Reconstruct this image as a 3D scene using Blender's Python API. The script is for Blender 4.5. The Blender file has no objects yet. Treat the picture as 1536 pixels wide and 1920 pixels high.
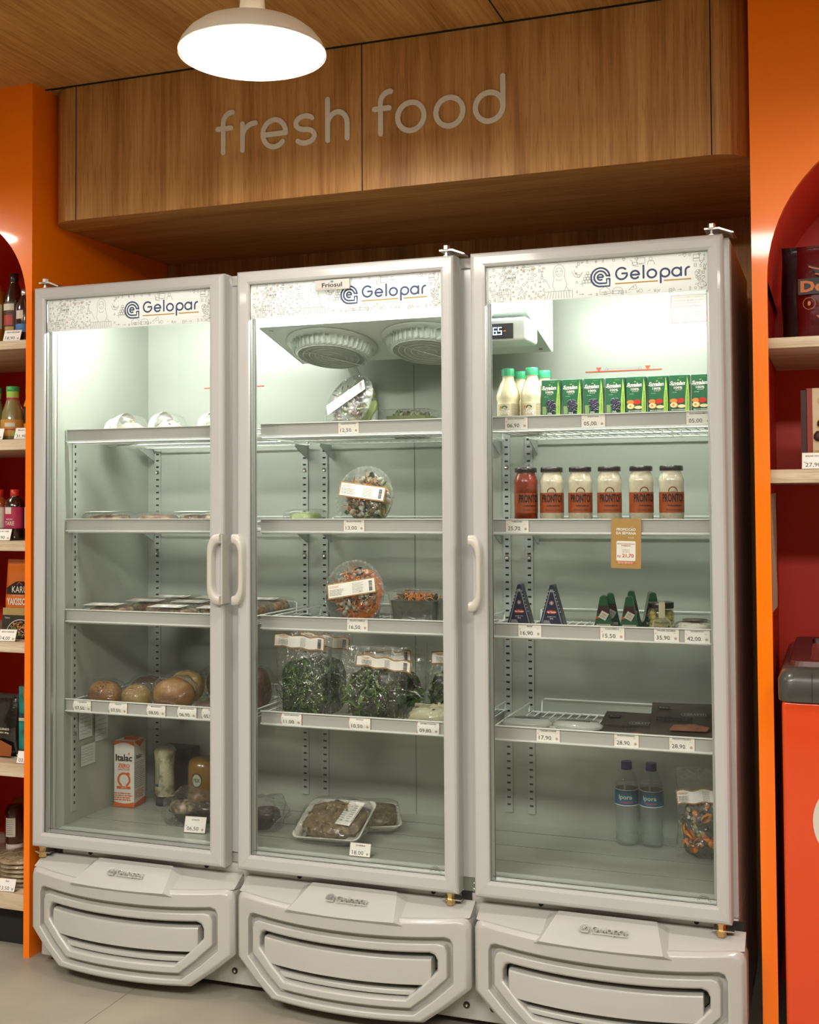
import bpy, math, random
from mathutils import Matrix, Vector, noise
PI = math.pi
sc = bpy.context.scene
# ---------------------------------------------------------------- camera
f_px = 2199.56
cam_d = bpy.data.cameras.new('camera')
cam_d.sensor_fit = 'AUTO'; cam_d.sensor_width = 36.0
cam_d.lens = f_px / 1920 * 36.0
cam_d.shift_y = -(960 - 865.57) / 1920
cam_d.clip_start = 0.05
cam = bpy.data.objects.new('camera', cam_d); sc.collection.objects.link(cam)
yaw, pit, rol = 0.34682, 0.03154, -0.00581
fw = Vector((-math.sin(yaw) * math.cos(pit), math.cos(yaw) * math.cos(pit), math.sin(pit)))
rt = Vector((math.cos(yaw), math.sin(yaw), 0)); up = rt.cross(fw)
r2 = rt * math.cos(rol) + up * math.sin(rol); u2 = -rt * math.sin(rol) + up * math.cos(rol)
mw = Matrix.Identity(4)
for i in range(3):
    mw[i][0] = r2[i]; mw[i][1] = u2[i]; mw[i][2] = -fw[i]
mw.translation = Vector((2.12426, -2.74724, 1.30002))
cam.matrix_world = mw
sc.camera = cam
# ---------------------------------------------------------------- world, exposure
w = bpy.data.worlds.new('world'); sc.world = w; w.use_nodes = True
w.node_tree.nodes['Background'].inputs[0].default_value = (1.0, .93, .85, 1)
w.node_tree.nodes['Background'].inputs[1].default_value = 0.15
vs = sc.view_settings
vs.view_transform = 'Standard'; vs.look = 'None'; vs.gamma = 1; vs.use_curve_mapping = False
vs.exposure = 0.10
cy = sc.cycles
cy.max_bounces = 10; cy.diffuse_bounces = 4; cy.glossy_bounces = 4; cy.transmission_bounces = 6
cy.transparent_max_bounces = 24; cy.caustics_reflective = False; cy.caustics_refractive = False
cy.sample_clamp_indirect = 6.0; cy.use_denoising = True
# ---------------------------------------------------------------- lights
def area(name, loc, size, power, col, size_y=None, rot=(0, 0, 0), spread=PI):
    l = bpy.data.lights.new(name, 'AREA'); l.energy = power; l.color = col; l.spread = spread
    if size_y: l.shape = 'RECTANGLE'; l.size = size; l.size_y = size_y
    else: l.shape = 'DISK'; l.size = size
    o = bpy.data.objects.new(name, l); o.location = loc; o.rotation_euler = rot
    sc.collection.objects.link(o); return o
WARM = (1.0, .92, .83)
PEND = [(0.974, -0.535, 2.247, 6), (-0.75, -0.55, 2.247, 7), (2.75, -0.55, 2.247, 7), (-0.4, -2.2, 2.247, 8), (1.35, -2.35, 2.247, 8), (3.1, -2.2, 2.247, 8)]
FILL_PANELS = [(0.2, -2.9), (2.3, -2.9)]  # unseen ceiling panels, added as frontal fill light on the fridge
for (x, y) in FILL_PANELS:
    area('fill_light', (x, y, 2.492), 1.1, 70, (1.0, .955, .89), 0.5)
# ---------------------------------------------------------------- colour and material helpers
def srgb(h):
    h = h.lstrip('#'); out = []
    for i in (0, 2, 4):
        v = int(h[i:i + 2], 16) / 255
        out.append(v / 12.92 if v <= .04045 else ((v + .055) / 1.055) ** 2.4)
    return tuple(out)
MATS = {}
def mat(name, col=None, rough=.5, metal=0, coat=0, emit=None, es=1, spec=.5, trans=0, noise_amt=0, nscale=40, bump=0, bscale=80, sss=0):
    if name in MATS: return MATS[name]
    m = bpy.data.materials.new(name); m.use_nodes = True
    nt = m.node_tree; b = nt.nodes['Principled BSDF']
    c = srgb(col) if isinstance(col, str) else col
    b.inputs['Base Color'].default_value = (*c, 1)
    b.inputs['Roughness'].default_value = rough; b.inputs['Metallic'].default_value = metal
    b.inputs['Coat Weight'].default_value = coat; b.inputs['Coat Roughness'].default_value = .06
    b.inputs['Specular IOR Level'].default_value = spec
    b.inputs['Transmission Weight'].default_value = trans
    if emit:
        b.inputs['Emission Color'].default_value = (*(srgb(emit) if isinstance(emit, str) else emit), 1)
        b.inputs['Emission Strength'].default_value = es
    tc = None
    if noise_amt or bump:
        tc = nt.nodes.new('ShaderNodeTexCoord')
    if noise_amt:
        n = nt.nodes.new('ShaderNodeTexNoise'); n.inputs['Scale'].default_value = nscale; n.inputs['Detail'].default_value = 5
        nt.links.new(tc.outputs['Object'], n.inputs['Vector'])
        r = nt.nodes.new('ShaderNodeValToRGB')
        r.color_ramp.elements[0].position = .3; r.color_ramp.elements[1].position = .7
        r.color_ramp.elements[0].color = (*[v * (1 - noise_amt) for v in c], 1)
        r.color_ramp.elements[1].color = (*[min(1, v * (1 + noise_amt)) for v in c], 1)
        nt.links.new(n.outputs['Fac'], r.inputs['Fac']); nt.links.new(r.outputs['Color'], b.inputs['Base Color'])
    if bump:
        n = nt.nodes.new('ShaderNodeTexNoise'); n.inputs['Scale'].default_value = bscale; n.inputs['Detail'].default_value = 3
        nt.links.new(tc.outputs['Object'], n.inputs['Vector'])
        bm = nt.nodes.new('ShaderNodeBump'); bm.inputs['Strength'].default_value = bump; bm.inputs['Distance'].default_value = .005
        nt.links.new(n.outputs['Fac'], bm.inputs['Height']); nt.links.new(bm.outputs['Normal'], b.inputs['Normal'])
    MATS[name] = m; return m
def ramp_mat(name, stops, scale=30, rough=.6, detail=4, stretch=(1, 1, 1), bump=0, voronoi=False, coat=0, dist=0):
    """procedural colour broken up by a noise or voronoi texture"""
    if name in MATS: return MATS[name]
    m = bpy.data.materials.new(name); m.use_nodes = True
    nt = m.node_tree; b = nt.nodes['Principled BSDF']; b.inputs['Roughness'].default_value = rough
    b.inputs['Coat Weight'].default_value = coat
    tc = nt.nodes.new('ShaderNodeTexCoord'); mp = nt.nodes.new('ShaderNodeMapping'); mp.inputs['Scale'].default_value = stretch
    nt.links.new(tc.outputs['Object'], mp.inputs['Vector'])
    if voronoi:
        n = nt.nodes.new('ShaderNodeTexVoronoi'); out = n.outputs['Color']
    else:
        n = nt.nodes.new('ShaderNodeTexNoise'); n.inputs['Detail'].default_value = detail; n.inputs['Distortion'].default_value = dist; out = n.outputs['Fac']
    n.inputs['Scale'].default_value = scale
    nt.links.new(mp.outputs['Vector'], n.inputs['Vector'])
    r = nt.nodes.new('ShaderNodeValToRGB'); els = r.color_ramp.elements
    for i, (p, c) in enumerate(stops):
        e = els[i] if i < 2 else els.new(p)
        e.position = p; e.color = (*(srgb(c) if isinstance(c, str) else c), 1)
    if voronoi: r.color_ramp.interpolation = 'CONSTANT'
    nt.links.new(out, r.inputs['Fac']); nt.links.new(r.outputs['Color'], b.inputs['Base Color'])
    if bump:
        bm = nt.nodes.new('ShaderNodeBump'); bm.inputs['Strength'].default_value = bump; bm.inputs['Distance'].default_value = .004
        nt.links.new(n.outputs['Distance'] if voronoi else out, bm.inputs['Height']); nt.links.new(bm.outputs['Normal'], b.inputs['Normal'])
    MATS[name] = m; return m
def film(name, tint=(1, 1, 1), rough=.12, bump=.6, bscale=60, refl=1.0, haze=0.0, hazecol=(.8, .82, .8), ior=1.45):
    """thin clear sheet: transparent + fresnel gloss + a little milkiness"""
    if name in MATS: return MATS[name]
    m = bpy.data.materials.new(name); m.use_nodes = True; nt = m.node_tree; nt.nodes.clear()
    out = nt.nodes.new('ShaderNodeOutputMaterial'); tr = nt.nodes.new('ShaderNodeBsdfTransparent'); tr.inputs[0].default_value = (*tint, 1)
    gl = nt.nodes.new('ShaderNodeBsdfGlossy'); gl.inputs['Roughness'].default_value = rough; gl.inputs['Color'].default_value = (refl, refl, refl, 1)
    lw = nt.nodes.new('ShaderNodeLayerWeight'); lw.inputs['Blend'].default_value = .5
    pw = nt.nodes.new('ShaderNodeMath'); pw.operation = 'POWER'; pw.inputs[1].default_value = 4.0; nt.links.new(lw.outputs['Facing'], pw.inputs[0])
    fr = nt.nodes.new('ShaderNodeMath'); fr.operation = 'MULTIPLY_ADD'; f0 = ((ior - 1) / (ior + 1)) ** 2 * 1.0; fr.inputs[1].default_value = 1 - f0; fr.inputs[2].default_value = f0; nt.links.new(pw.outputs[0], fr.inputs[0])
    mx = nt.nodes.new('ShaderNodeMixShader')
    base = tr
    if haze:
        df = nt.nodes.new('ShaderNodeBsdfDiffuse'); df.inputs[0].default_value = (*hazecol, 1)
        mh = nt.nodes.new('ShaderNodeMixShader'); mh.inputs[0].default_value = haze
        nt.links.new(tr.outputs[0], mh.inputs[1]); nt.links.new(df.outputs[0], mh.inputs[2]); base = mh
    nt.links.new(fr.outputs[0], mx.inputs[0]); nt.links.new(base.outputs[0], mx.inputs[1]); nt.links.new(gl.outputs[0], mx.inputs[2])
    if bump:
        tc = nt.nodes.new('ShaderNodeTexCoord'); n = nt.nodes.new('ShaderNodeTexNoise'); n.inputs['Scale'].default_value = bscale; n.inputs['Detail'].default_value = 2
        n.inputs['Distortion'].default_value = 1.5
        bm = nt.nodes.new('ShaderNodeBump'); bm.inputs['Strength'].default_value = bump; bm.inputs['Distance'].default_value = .01
        nt.links.new(tc.outputs['Object'], n.inputs['Vector']); nt.links.new(n.outputs['Fac'], bm.inputs['Height'])
        nt.links.new(bm.outputs['Normal'], gl.inputs['Normal']); nt.links.new(bm.outputs['Normal'], lw.inputs['Normal'])
    nt.links.new(mx.outputs[0], out.inputs[0]); MATS[name] = m; return m
def wood(name, axis, dark, mid, light, rough=.45, s=1.0):
    """laminate with grain running along one axis"""
    m = bpy.data.materials.new(name); m.use_nodes = True; nt = m.node_tree; b = nt.nodes['Principled BSDF']
    b.inputs['Roughness'].default_value = rough; b.inputs['Specular IOR Level'].default_value = .35
    tc = nt.nodes.new('ShaderNodeTexCoord')
    def layer(sc_across, sc_along, detail, dist):
        mp = nt.nodes.new('ShaderNodeMapping'); v = [sc_across] * 3; v['XYZ'.index(axis)] = sc_along; mp.inputs['Scale'].default_value = v
        n = nt.nodes.new('ShaderNodeTexNoise'); n.inputs['Scale'].default_value = 1; n.inputs['Detail'].default_value = detail; n.inputs['Distortion'].default_value = dist
        nt.links.new(tc.outputs['Object'], mp.inputs['Vector']); nt.links.new(mp.outputs['Vector'], n.inputs['Vector']); return n
    a = layer(9 * s, .9 * s, 5, 1.2); f = layer(95 * s, 2.2 * s, 4, .3)
    pores = layer(260 * s, 14 * s, 2, 0)
    mx = nt.nodes.new('ShaderNodeMath'); mx.operation = 'MULTIPLY_ADD'; mx.inputs[1].default_value = .55
    nt.links.new(a.outputs['Fac'], mx.inputs[0])
    m2 = nt.nodes.new('ShaderNodeMath'); m2.operation = 'MULTIPLY'; m2.inputs[1].default_value = .45
    nt.links.new(f.outputs['Fac'], m2.inputs[0]); nt.links.new(m2.outputs[0], mx.inputs[2])
    r = nt.nodes.new('ShaderNodeValToRGB'); e = r.color_ramp.elements
    e[0].position = .36; e[0].color = (*srgb(dark), 1); e[1].position = .64; e[1].color = (*srgb(light), 1)
    k = e.new(.5); k.color = (*srgb(mid), 1)
    nt.links.new(mx.outputs[0], r.inputs['Fac'])
    pr = nt.nodes.new('ShaderNodeValToRGB'); pr.color_ramp.elements[0].position = .3; pr.color_ramp.elements[0].color = (.55, .5, .45, 1)
    pr.color_ramp.elements[1].position = .45; pr.color_ramp.elements[1].color = (1, 1, 1, 1)
    nt.links.new(pores.outputs['Fac'], pr.inputs['Fac'])
    mm = nt.nodes.new('ShaderNodeMix'); mm.data_type = 'RGBA'; mm.blend_type = 'MULTIPLY'; mm.inputs[0].default_value = .6
    nt.links.new(r.outputs['Color'], mm.inputs[6]); nt.links.new(pr.outputs['Color'], mm.inputs[7]); nt.links.new(mm.outputs[2], b.inputs['Base Color'])
    MATS[name] = m; return m
WOOD = dict(dark='#9c6b34', mid='#b78448', light='#c9995a')
wood('wood_z', 'Z', **WOOD); wood('wood_y', 'Y', **WOOD); wood('wood_x', 'X', **WOOD)
wood('pale_wood', 'X', '#b8a488', '#cbb99c', '#dccdb4', rough=.5)
orange = mat('orange_gloss', (1.0, .21, .0), rough=.3, coat=.6, spec=.3)
shaded_orange = mat('shaded_orange', (.62, .03, .008), rough=.45)  # the units' orange with inner shade put into the colour as deep red
white_frame = mat('white_frame', '#b8b8b6', rough=.33, coat=.25)
white_body = mat('white_body', '#bbb9b3', rough=.4)
white_plastic = mat('white_plastic', '#b8b7b1', rough=.3, coat=.3)
liner = mat('liner', (.35, .382, .33), rough=.3)
seam = mat('seam', '#14110d', rough=.8)
grey_rail = mat('grey_rail', (.42, .43, .41), rough=.4)
wire = mat('white_wire', (.72, .76, .73), rough=.35)
alu = mat('aluminium', (.55, .57, .55), rough=.35, metal=.7)
zinc = mat('zinc', (.62, .6, .55), rough=.3, metal=1)
brass = mat('brass', (.72, .5, .24), rough=.3, metal=1)
chrome = mat('chrome', (.9, .9, .89), rough=.28, metal=1)
black = mat('black_plastic', '#15140f', rough=.4)
dark = mat('dark', '#1c1a15', rough=.7)
ink = mat('ink', '#1d2220', rough=.6)
paper = mat('paper', '#eceae2', rough=.6)
tan_edge = mat('tan_edge', '#a5876c', rough=.6)
blue_logo = mat('logo_blue', '#33446a', rough=.5)
gold = mat('logo_gold', '#b8934a', rough=.5)
doodle_ink = mat('doodle_grey', '#7d7a75', rough=.6)
doodle_gold = mat('doodle_gold', '#b98a45', rough=.6)
letter_m = mat('sign_letter', '#dcd3c2', rough=.7, bump=.3, bscale=300)
red_print = mat('red_print', '#b5482c', rough=.6)
label_orange = mat('label_orange', '#cf8438', rough=.5)
label_green = mat('label_green', '#2f6b44', rough=.5)
glass = film('door_glass', tint=(.955, .967, .95), rough=.02, bump=0, ior=1.5)
clear = film('clear_plastic', tint=(.97, .98, .97), rough=.08, bump=.35, bscale=45, haze=.06)
wrap = film('plastic_wrap', tint=(.95, .96, .95), rough=.1, bump=1.0, bscale=38, haze=.02, ior=1.6)
bag_clear = film('bag_clear', tint=(.97, .98, .97), rough=.09, bump=1.2, bscale=34, haze=.012, ior=1.8)
bottle_glass = film('bottle_plastic', tint=(.86, .9, .87), rough=.05, bump=.2, bscale=50, haze=.08)
# ---------------------------------------------------------------- geometry helpers
_txt = {}
def text_mesh(s, bold=0.0):
    k = (s, bold)
    if k not in _txt:
        c = bpy.data.curves.new('t', 'FONT'); c.body = s; c.resolution_u = 2; c.offset = bold; c.fill_mode = 'FRONT'
        o = bpy.data.objects.new('t', c); me = o.to_mesh()
        V = [v.co.copy() for v in me.vertices]; F = [tuple(p.vertices) for p in me.polygons]
        o.to_mesh_clear(); bpy.data.objects.remove(o); bpy.data.curves.remove(c)
        if V:
            x0 = min(v.x for v in V); x1 = max(v.x for v in V); y0 = min(v.y for v in V); y1 = max(v.y for v in V)
        else: x0 = y0 = 0; x1 = y1 = 1
        _txt[k] = (V, F, x0, x1, y0, y1)
    return _txt[k]
class MB:
    def __init__(s, M=None):
        s.V = []; s.F = []; s.mi = []; s.sm = []; s.ms = []; s.M = M or Matrix(); s.warp = None; s.k = 0; s.floor = None
    def _m(s, m):
        if isinstance(m, str): m = MATS[m]
        if m not in s.ms: s.ms.append(m)
        return s.ms.index(m)
    def add(s, V, F, m, smooth=False):
        n = len(s.V); k = s._m(m)
        for v in V:
            v = Vector(v)
            if s.warp: v = Vector(s.warp(v))
            v = s.M @ v
            if s.floor is not None and v.z < s.floor: v.z = s.floor
            s.V.append(v)
        for f in F:
            s.F.append(tuple(n + i for i in f)); s.mi.append(k); s.sm.append(smooth)
    def box(s, x0, x1, y0, y1, z0, z1, m):
        V = [(x, y, z) for x in (x0, x1) for y in (y0, y1) for z in (z0, z1)]
        s.add(V, [(0, 1, 3, 2), (4, 6, 7, 5), (0, 4, 5, 1), (2, 3, 7, 6), (0, 2, 6, 4), (1, 5, 7, 3)], m)
    def quad(s, a, b, c, d, m): s.add([a, b, c, d], [(0, 1, 2, 3)], m)
    def poly(s, pts, m): s.add(pts, [tuple(range(len(pts)))], m)
    def plate(s, pts, y0, y1, m, mside=None):
        """outline (x,z) extruded from y0 (front) to y1"""
        n = len(pts); V = [(x, y0, z) for x, z in pts] + [(x, y1, z) for x, z in pts]
        s.add(V, [tuple(range(n)), tuple(range(2 * n - 1, n - 1, -1))], m)
        s.add(V, [(i, i + n, (i + 1) % n + n, (i + 1) % n) for i in range(n)], mside or m)
    def loft(s, rings, m, closed=True, caps=(False, False), smooth=False):
        n = len(rings[0]); V = [v for r in rings for v in r]; F = []
        e = n if closed else n - 1
        for k in range(len(rings) - 1):
            for i in range(e):
                j = (i + 1) % n; F.append((k * n + i, k * n + j, (k + 1) * n + j, (k + 1) * n + i))
        if caps[0]: F.append(tuple(range(n)))
        if caps[1]: F.append(tuple(range(len(V) - 1, len(V) - n - 1, -1)))
        s.add(V, F, m, smooth)
    def lathe(s, prof, m, c=(0, 0, 0), n=24, smooth=True, axis='Z', sq=1.0, caps=True):
        rings = []
        for r, h in prof:
            ring = []
            for i in range(n):
                a = 2 * PI * i / n; x = r * math.cos(a); y = r * math.sin(a) * sq
                p = {'Z': (x, y, h), 'Y': (x, h, y), 'X': (h, x, y)}[axis]
                ring.append((c[0] + p[0], c[1] + p[1], c[2] + p[2]))
            rings.append(ring)
        s.loft(rings, m, True, (caps and prof[0][0] > 1e-6, caps and prof[-1][0] > 1e-6), smooth)
    def tube(s, pts, r, m, n=6, closed=False):
        pts = [Vector(p) for p in pts]; rings = []; N = len(pts)
        for i, p in enumerate(pts):
            a = pts[(i - 1) % N] if (i or closed) else p; b = pts[(i + 1) % N] if (i < N - 1 or closed) else p
            t = (b - a).normalized(); q = Vector((0, 0, 1)) if abs(t.z) < .9 else Vector((1, 0, 0))
            u = t.cross(q).normalized(); v = t.cross(u)
            rings.append([tuple(p + (u * math.cos(2 * PI * k / n) + v * math.sin(2 * PI * k / n)) * r) for k in range(n)])
        if closed: rings.append(rings[0])
        s.loft(rings, m, True, (not closed, not closed), True)
    def blob(s, c, rx, ry, rz, m, nz=0.0, ns=20, seed=0, nu=20, nv=12, p=1.0, flat=None):
        """ellipsoid / super-ellipsoid with noise relief; flat = lowest z allowed"""
        V = []; F = []
        def se(v): return math.copysign(abs(v) ** p, v)
        for j in range(nv + 1):
            t = PI * j / nv - PI / 2
            for i in range(nu):
                a = 2 * PI * i / nu
                d = Vector((se(math.cos(t)) * se(math.cos(a)), se(math.cos(t)) * se(math.sin(a)), se(math.sin(t))))
                k = 1 + (nz * noise.noise(Vector((d.x * rx, d.y * ry, d.z * rz)) * ns + Vector((seed * 7.3, seed * 1.7, seed))) if nz else 0)
                v = Vector((c[0] + d.x * rx * k, c[1] + d.y * ry * k, c[2] + d.z * rz * k))
                if flat is not None and v.z < flat: v.z = flat
                V.append(v)
        for j in range(nv):
            for i in range(nu):
                F.append((j * nu + i, j * nu + (i + 1) % nu, (j + 1) * nu + (i + 1) % nu, (j + 1) * nu + i))
        s.add(V, F, m, True)
    def text(s, t, x, z, w=None, h=None, m=None, y=0.0, bold=0.0, align='c', slant=0.0):
        """lettering in the XZ plane facing -Y, fitted to width w and/or height h, centred on x, z"""
        V, F, x0, x1, y0, y1 = text_mesh(t, bold)
        if not V: return
        sx = (w / (x1 - x0)) if w else None; sy = (h / (y1 - y0)) if h else None
        sx = sx or sy; sy = sy or sx
        ox = {'c': (x0 + x1) / 2, 'l': x0, 'r': x1}[align]; oy = (y0 + y1) / 2
        s.add([(x + (v.x - ox) * sx + slant * (v.y - oy) * sy, y, z + (v.y - oy) * sy) for v in V], F, m or ink)
    def ribbon(s, pts, w, m, y=0.0, closed=False):
        """thin drawn line in the XZ plane facing -Y"""
        N = len(pts)
        for i in range(N if closed else N - 1):
            a = Vector(pts[i]); b = Vector(pts[(i + 1) % N]); d = b - a
            if d.length < 1e-9: continue
            d.normalize(); n = Vector((-d.y, d.x)) * w / 2; e = d * w * .3
            P = [a - n - e, b - n + e, b + n + e, a + n - e]
            s.add([(p.x, y, p.y) for p in P], [(0, 1, 2, 3)], m)
    def stroke(s, pts, w, m, y0=0.0, y1=None, closed=False, seg=8):
        """round-ended thick stroke; y1 gives it depth"""
        P = [Vector(p) for p in pts]; N = len(P); L = []; R = []
        if y1 is not None: y0 -= .00012 * s.k; s.k += 1
        for i in range(N):
            a = P[i - 1] if (i or closed) else P[i]; b = P[(i + 1) % N] if (i < N - 1 or closed) else P[i]
            d = (b - a).normalized(); n = Vector((-d.y, d.x)) * w / 2
            L.append(P[i] + n); R.append(P[i] - n)
        if closed:
            V = [(p.x, y0, p.y) for p in L] + [(p.x, y0, p.y) for p in R]
            F = [(i, (i + 1) % N, (i + 1) % N + N, i + N) for i in range(N)]
            s.add(V, F, m)
            if y1 is not None:
                for Q in (L, R): s.loft([[(p.x, y0, p.y) for p in Q], [(p.x, y1, p.y) for p in Q]], m)
            return
        def cap(c, n, sgn):
            a0 = math.atan2(n.y, n.x); return [c + Vector((math.cos(a0 + sgn * PI * k / seg), math.sin(a0 + sgn * PI * k / seg))) * w / 2 for k in range(1, seg)]
        c1 = cap(P[-1], L[-1] - P[-1], -1); c0 = cap(P[0], R[0] - P[0], -1)
        out = L + c1 + R[::-1] + c0
        V = [(p.x, y0, p.y) for p in out]; F = []
        nL = len(L); nc = len(c1); r0 = nL + nc
        for i in range(nL - 1): F.append((i, i + 1, r0 + nL - 2 - i, r0 + nL - 1 - i))
        F.append(tuple([nL - 1] + list(range(nL, nL + nc)) + [r0]))
        F.append(tuple([r0 + nL - 1] + list(range(r0 + nL, r0 + nL + len(c0))) + [0]))
        s.add(V, F, m)
        if y1 is not None: s.loft([[(p.x, y0, p.y) for p in out], [(p.x, y1, p.y) for p in out]], m)
    def mesh(s, name):
        me = bpy.data.meshes.new(name); me.from_pydata([tuple(v) for v in s.V], [], s.F)
        for m in s.ms: me.materials.append(m)
        me.polygons.foreach_set('material_index', s.mi); me.polygons.foreach_set('use_smooth', s.sm)
        me.update(); return me
    def build(s, name, parent=None, loc=None, rz=0, bevel=0, seg=2, sub=0, label=None, cat=None, group=None, kind=None, rot=None):
        o = bpy.data.objects.new(name, s.mesh(name)); sc.collection.objects.link(o)
        if parent: o.parent = parent
        if loc: o.location = loc
        if rz: o.rotation_euler = (0, 0, rz)
        if rot: o.rotation_euler = rot
        if bevel:
            b = o.modifiers.new('bevel', 'BEVEL'); b.width = bevel; b.segments = seg; b.limit_method = 'ANGLE'; b.angle_limit = math.radians(35)
            for p in o.data.polygons: p.use_smooth = True
            o.modifiers.new('wn', 'WEIGHTED_NORMAL')
        if sub:
            b = o.modifiers.new('sub', 'SUBSURF'); b.levels = sub; b.render_levels = sub
        return tag(o, label, cat, group, kind)
def tag(o, label=None, cat=None, group=None, kind=None):
    if label: o['label'] = label
    if cat: o['category'] = cat
    if group: o['group'] = group
    if kind: o['kind'] = kind
    return o
def thing(name, label, cat, loc=(0, 0, 0), rz=0, group=None, rot=None):
    o = bpy.data.objects.new(name, None); sc.collection.objects.link(o); o.empty_display_size = .03
    o.location = loc; o.rotation_euler = rot or (0, 0, rz)
    return tag(o, label, cat, group)
def dup(root, loc, rz=None, label=None, group=None, rot=None):
    def cp(o, par):
        c = o.copy(); sc.collection.objects.link(c); c.parent = par
        for ch in [k for k in kids.get(o, [])]: cp(ch, c)
        return c
    kids = {}
    for o in sc.objects:
        if o.parent: kids.setdefault(o.parent, []).append(o)
    r = cp(root, None); r.location = loc
    if rz is not None: r.rotation_euler = (0, 0, rz)
    if rot: r.rotation_euler = rot
    if label: r['label'] = label
    if group: r['group'] = group
    return r
def arc(cx, cz, rx, rz, a0, a1, n=14):
    return [(cx + rx * math.cos(math.radians(a0 + (a1 - a0) * i / n)), cz + rz * math.sin(math.radians(a0 + (a1 - a0) * i / n))) for i in range(n + 1)]
def rect(x0, x1, z0, z1, y): return [(x0, y, z0), (x1, y, z0), (x1, y, z1), (x0, y, z1)]
def rrect(x0, x1, z0, z1, r, n=5):
    return arc(x1 - r, z1 - r, r, r, 90, 0, n) + arc(x1 - r, z0 + r, r, r, 0, -90, n) + arc(x0 + r, z0 + r, r, r, -90, -180, n) + arc(x0 + r, z1 - r, r, r, 180, 90, n)
def grey_lines(mb, x0, x1, z0, z1, rows, m=ink, y=-.0003, seed=0, th=.35, gap=.25):
    """rows of tiny broken dashes that stand for small print"""
    rnd = random.Random(seed); dz = (z1 - z0) / rows
    for i in range(rows):
        z = z1 - (i + .5) * dz; x = x0; end = x1 - rnd.random() * (x1 - x0) * gap
        while x < end:
            l = min(end - x, (x1 - x0) * rnd.uniform(.08, .25))
            mb.quad((x, y, z - dz * th / 2), (x + l, y, z - dz * th / 2), (x + l, y, z + dz * th / 2), (x, y, z + dz * th / 2), m); x += l + (x1 - x0) * .03
# ================================================================ the setting
CZ = 2.515
def struct(name, mb, **k): return mb.build(name, kind='structure', **k)
floor_m = ramp_mat('floor_vinyl', [(.25, '#8b8677'), (.5, '#989384'), (.75, '#a5a08f')], scale=3.2, rough=.42, detail=8)
mb = MB(); mb.box(-2.4, 4.4, -4.7, .86, -.05, 0, floor_m)
for x in [-1.55 + .95 * i for i in range(7)]: mb.box(x, x + .002, -4.7, .8, 0, .0006, 'tile_joint' if 'tile_joint' in MATS else mat('tile_joint', '#7f7a6c', rough=.8))
for y in [-4.2 + .62 * i for i in range(8)]: mb.box(-2.4, 4.4, y, y + .002, 0, .0006, 'tile_joint')
struct('floor', mb)
mb = MB(); mb.box(-2.4, 4.4, -4.7, .86, CZ, CZ + .05, 'wood_y')
mb.box(1.3505, 1.3545, -4.7, .12, CZ - .0008, CZ, seam); mb.box(-.9, -.896, -4.7, .12, CZ - .0008, CZ, seam); mb.box(3.6, 3.604, -4.7, .12, CZ - .0008, CZ, seam)
mb.box(-.05, 1.95, .116, .12, CZ - .003, CZ, seam)
struct('ceiling', mb)
mb = MB(); mb.box(-2.4, 4.4, .80, .86, 0, CZ, 'wood_z'); struct('wall_back', mb)
wallp = mat('wall_paint', '#c9c2b4', rough=.8, noise_amt=.04, nscale=3)
mb = MB(); mb.box(-2.4, -2.34, -4.7, .8, 0, CZ, wallp); struct('wall_left', mb)
mb = MB(); mb.box(4.34, 4.4, -4.7, .8, 0, CZ, wallp); struct('wall_right', mb)
mb = MB(); mb.box(-2.34, 4.34, -4.7, -4.64, 0, CZ, mat('wall_paint_dark', '#4a4238', rough=.8)); struct('wall_front', mb)
# soffit above the fridge, rounded front corners, three face panels
mb = MB(); R = .09
def soff(y, inset=0):
    r = R - inset; return arc(-.05 + R, .12 + R, r, r, 180, 270, 6) + arc(1.95 - R, .12 + R, r, r, 270, 360, 6)
pl = soff(0)
ring = lambda z, P: [(x, y, z) for x, y in P + [(1.95, .80), (-.05, .80)]]
ZB, ZT = 2.119, CZ - .003
mb.loft([ring(ZB, pl), ring(ZT, pl)], 'wood_z')
mb.add(ring(ZB, pl), [tuple(range(len(pl) + 2))[::-1]], 'wood_x')
for x in (.0565, .959, 1.8625): mb.box(x - .0013, x + .0013, .1192, .1215, ZB, ZT, seam)
mb.box(-.03, 1.93, .119, .121, ZT - .001, ZT, seam)
struct('trim_1', mb)
# lettering on the soffit
sign = thing('wall_sign', 'pale raised lettering reading fresh food on the wood panel above the fridge', 'sign', (0.94, .1192, 2.3))
def letter(paths, **k):
    mb = MB(Matrix.Translation((-0.94, 0, -2.3)))
    for p in paths: mb.stroke(p, .0138, letter_m, y0=-.004, y1=0, **k)
    return mb.build('letter', sign, bevel=.0012, seg=1) if not k.get('closed') else mb.build('letter', sign)
b_, t_ = 2.2635, 2.3375
def f_let(o):
    letter([[(o + .5445, b_), (o + .5445, 2.345)] + arc(o + .5705, 2.3455, .026, .0285, 176, 88, 8)]); ob = sc.objects[-1]
    return ob
def glyph(fn):
    mb = MB(Matrix.Translation((-0.94, 0, -2.3))); fn(mb); mb.build('letter', sign)
def S(mb, p, closed=False): mb.stroke(p, .0138, letter_m, y0=-.004, y1=0, closed=closed)
def gf(o):
    def fn(mb):
        S(mb, [(o + .5445, b_), (o + .5445, 2.345)] + arc(o + .5705, 2.3455, .026, .0285, 176, 84, 8)); S(mb, [(o + .527, 2.3305), (o + .569, 2.3305)])
    return fn
glyph(gf(0))
def fn(mb): S(mb, [(.6045, b_), (.6045, t_)]); S(mb, [(.6045, 2.30)] + arc(.643, 2.302, .0385, .034, 176, 88, 8))
glyph(fn)
def fn(mb): S(mb, arc(.7015, 2.3005, .0345, .0372, -3, 318, 28)); S(mb, [(.670, 2.2985), (.733, 2.2985)])
glyph(fn)
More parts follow.
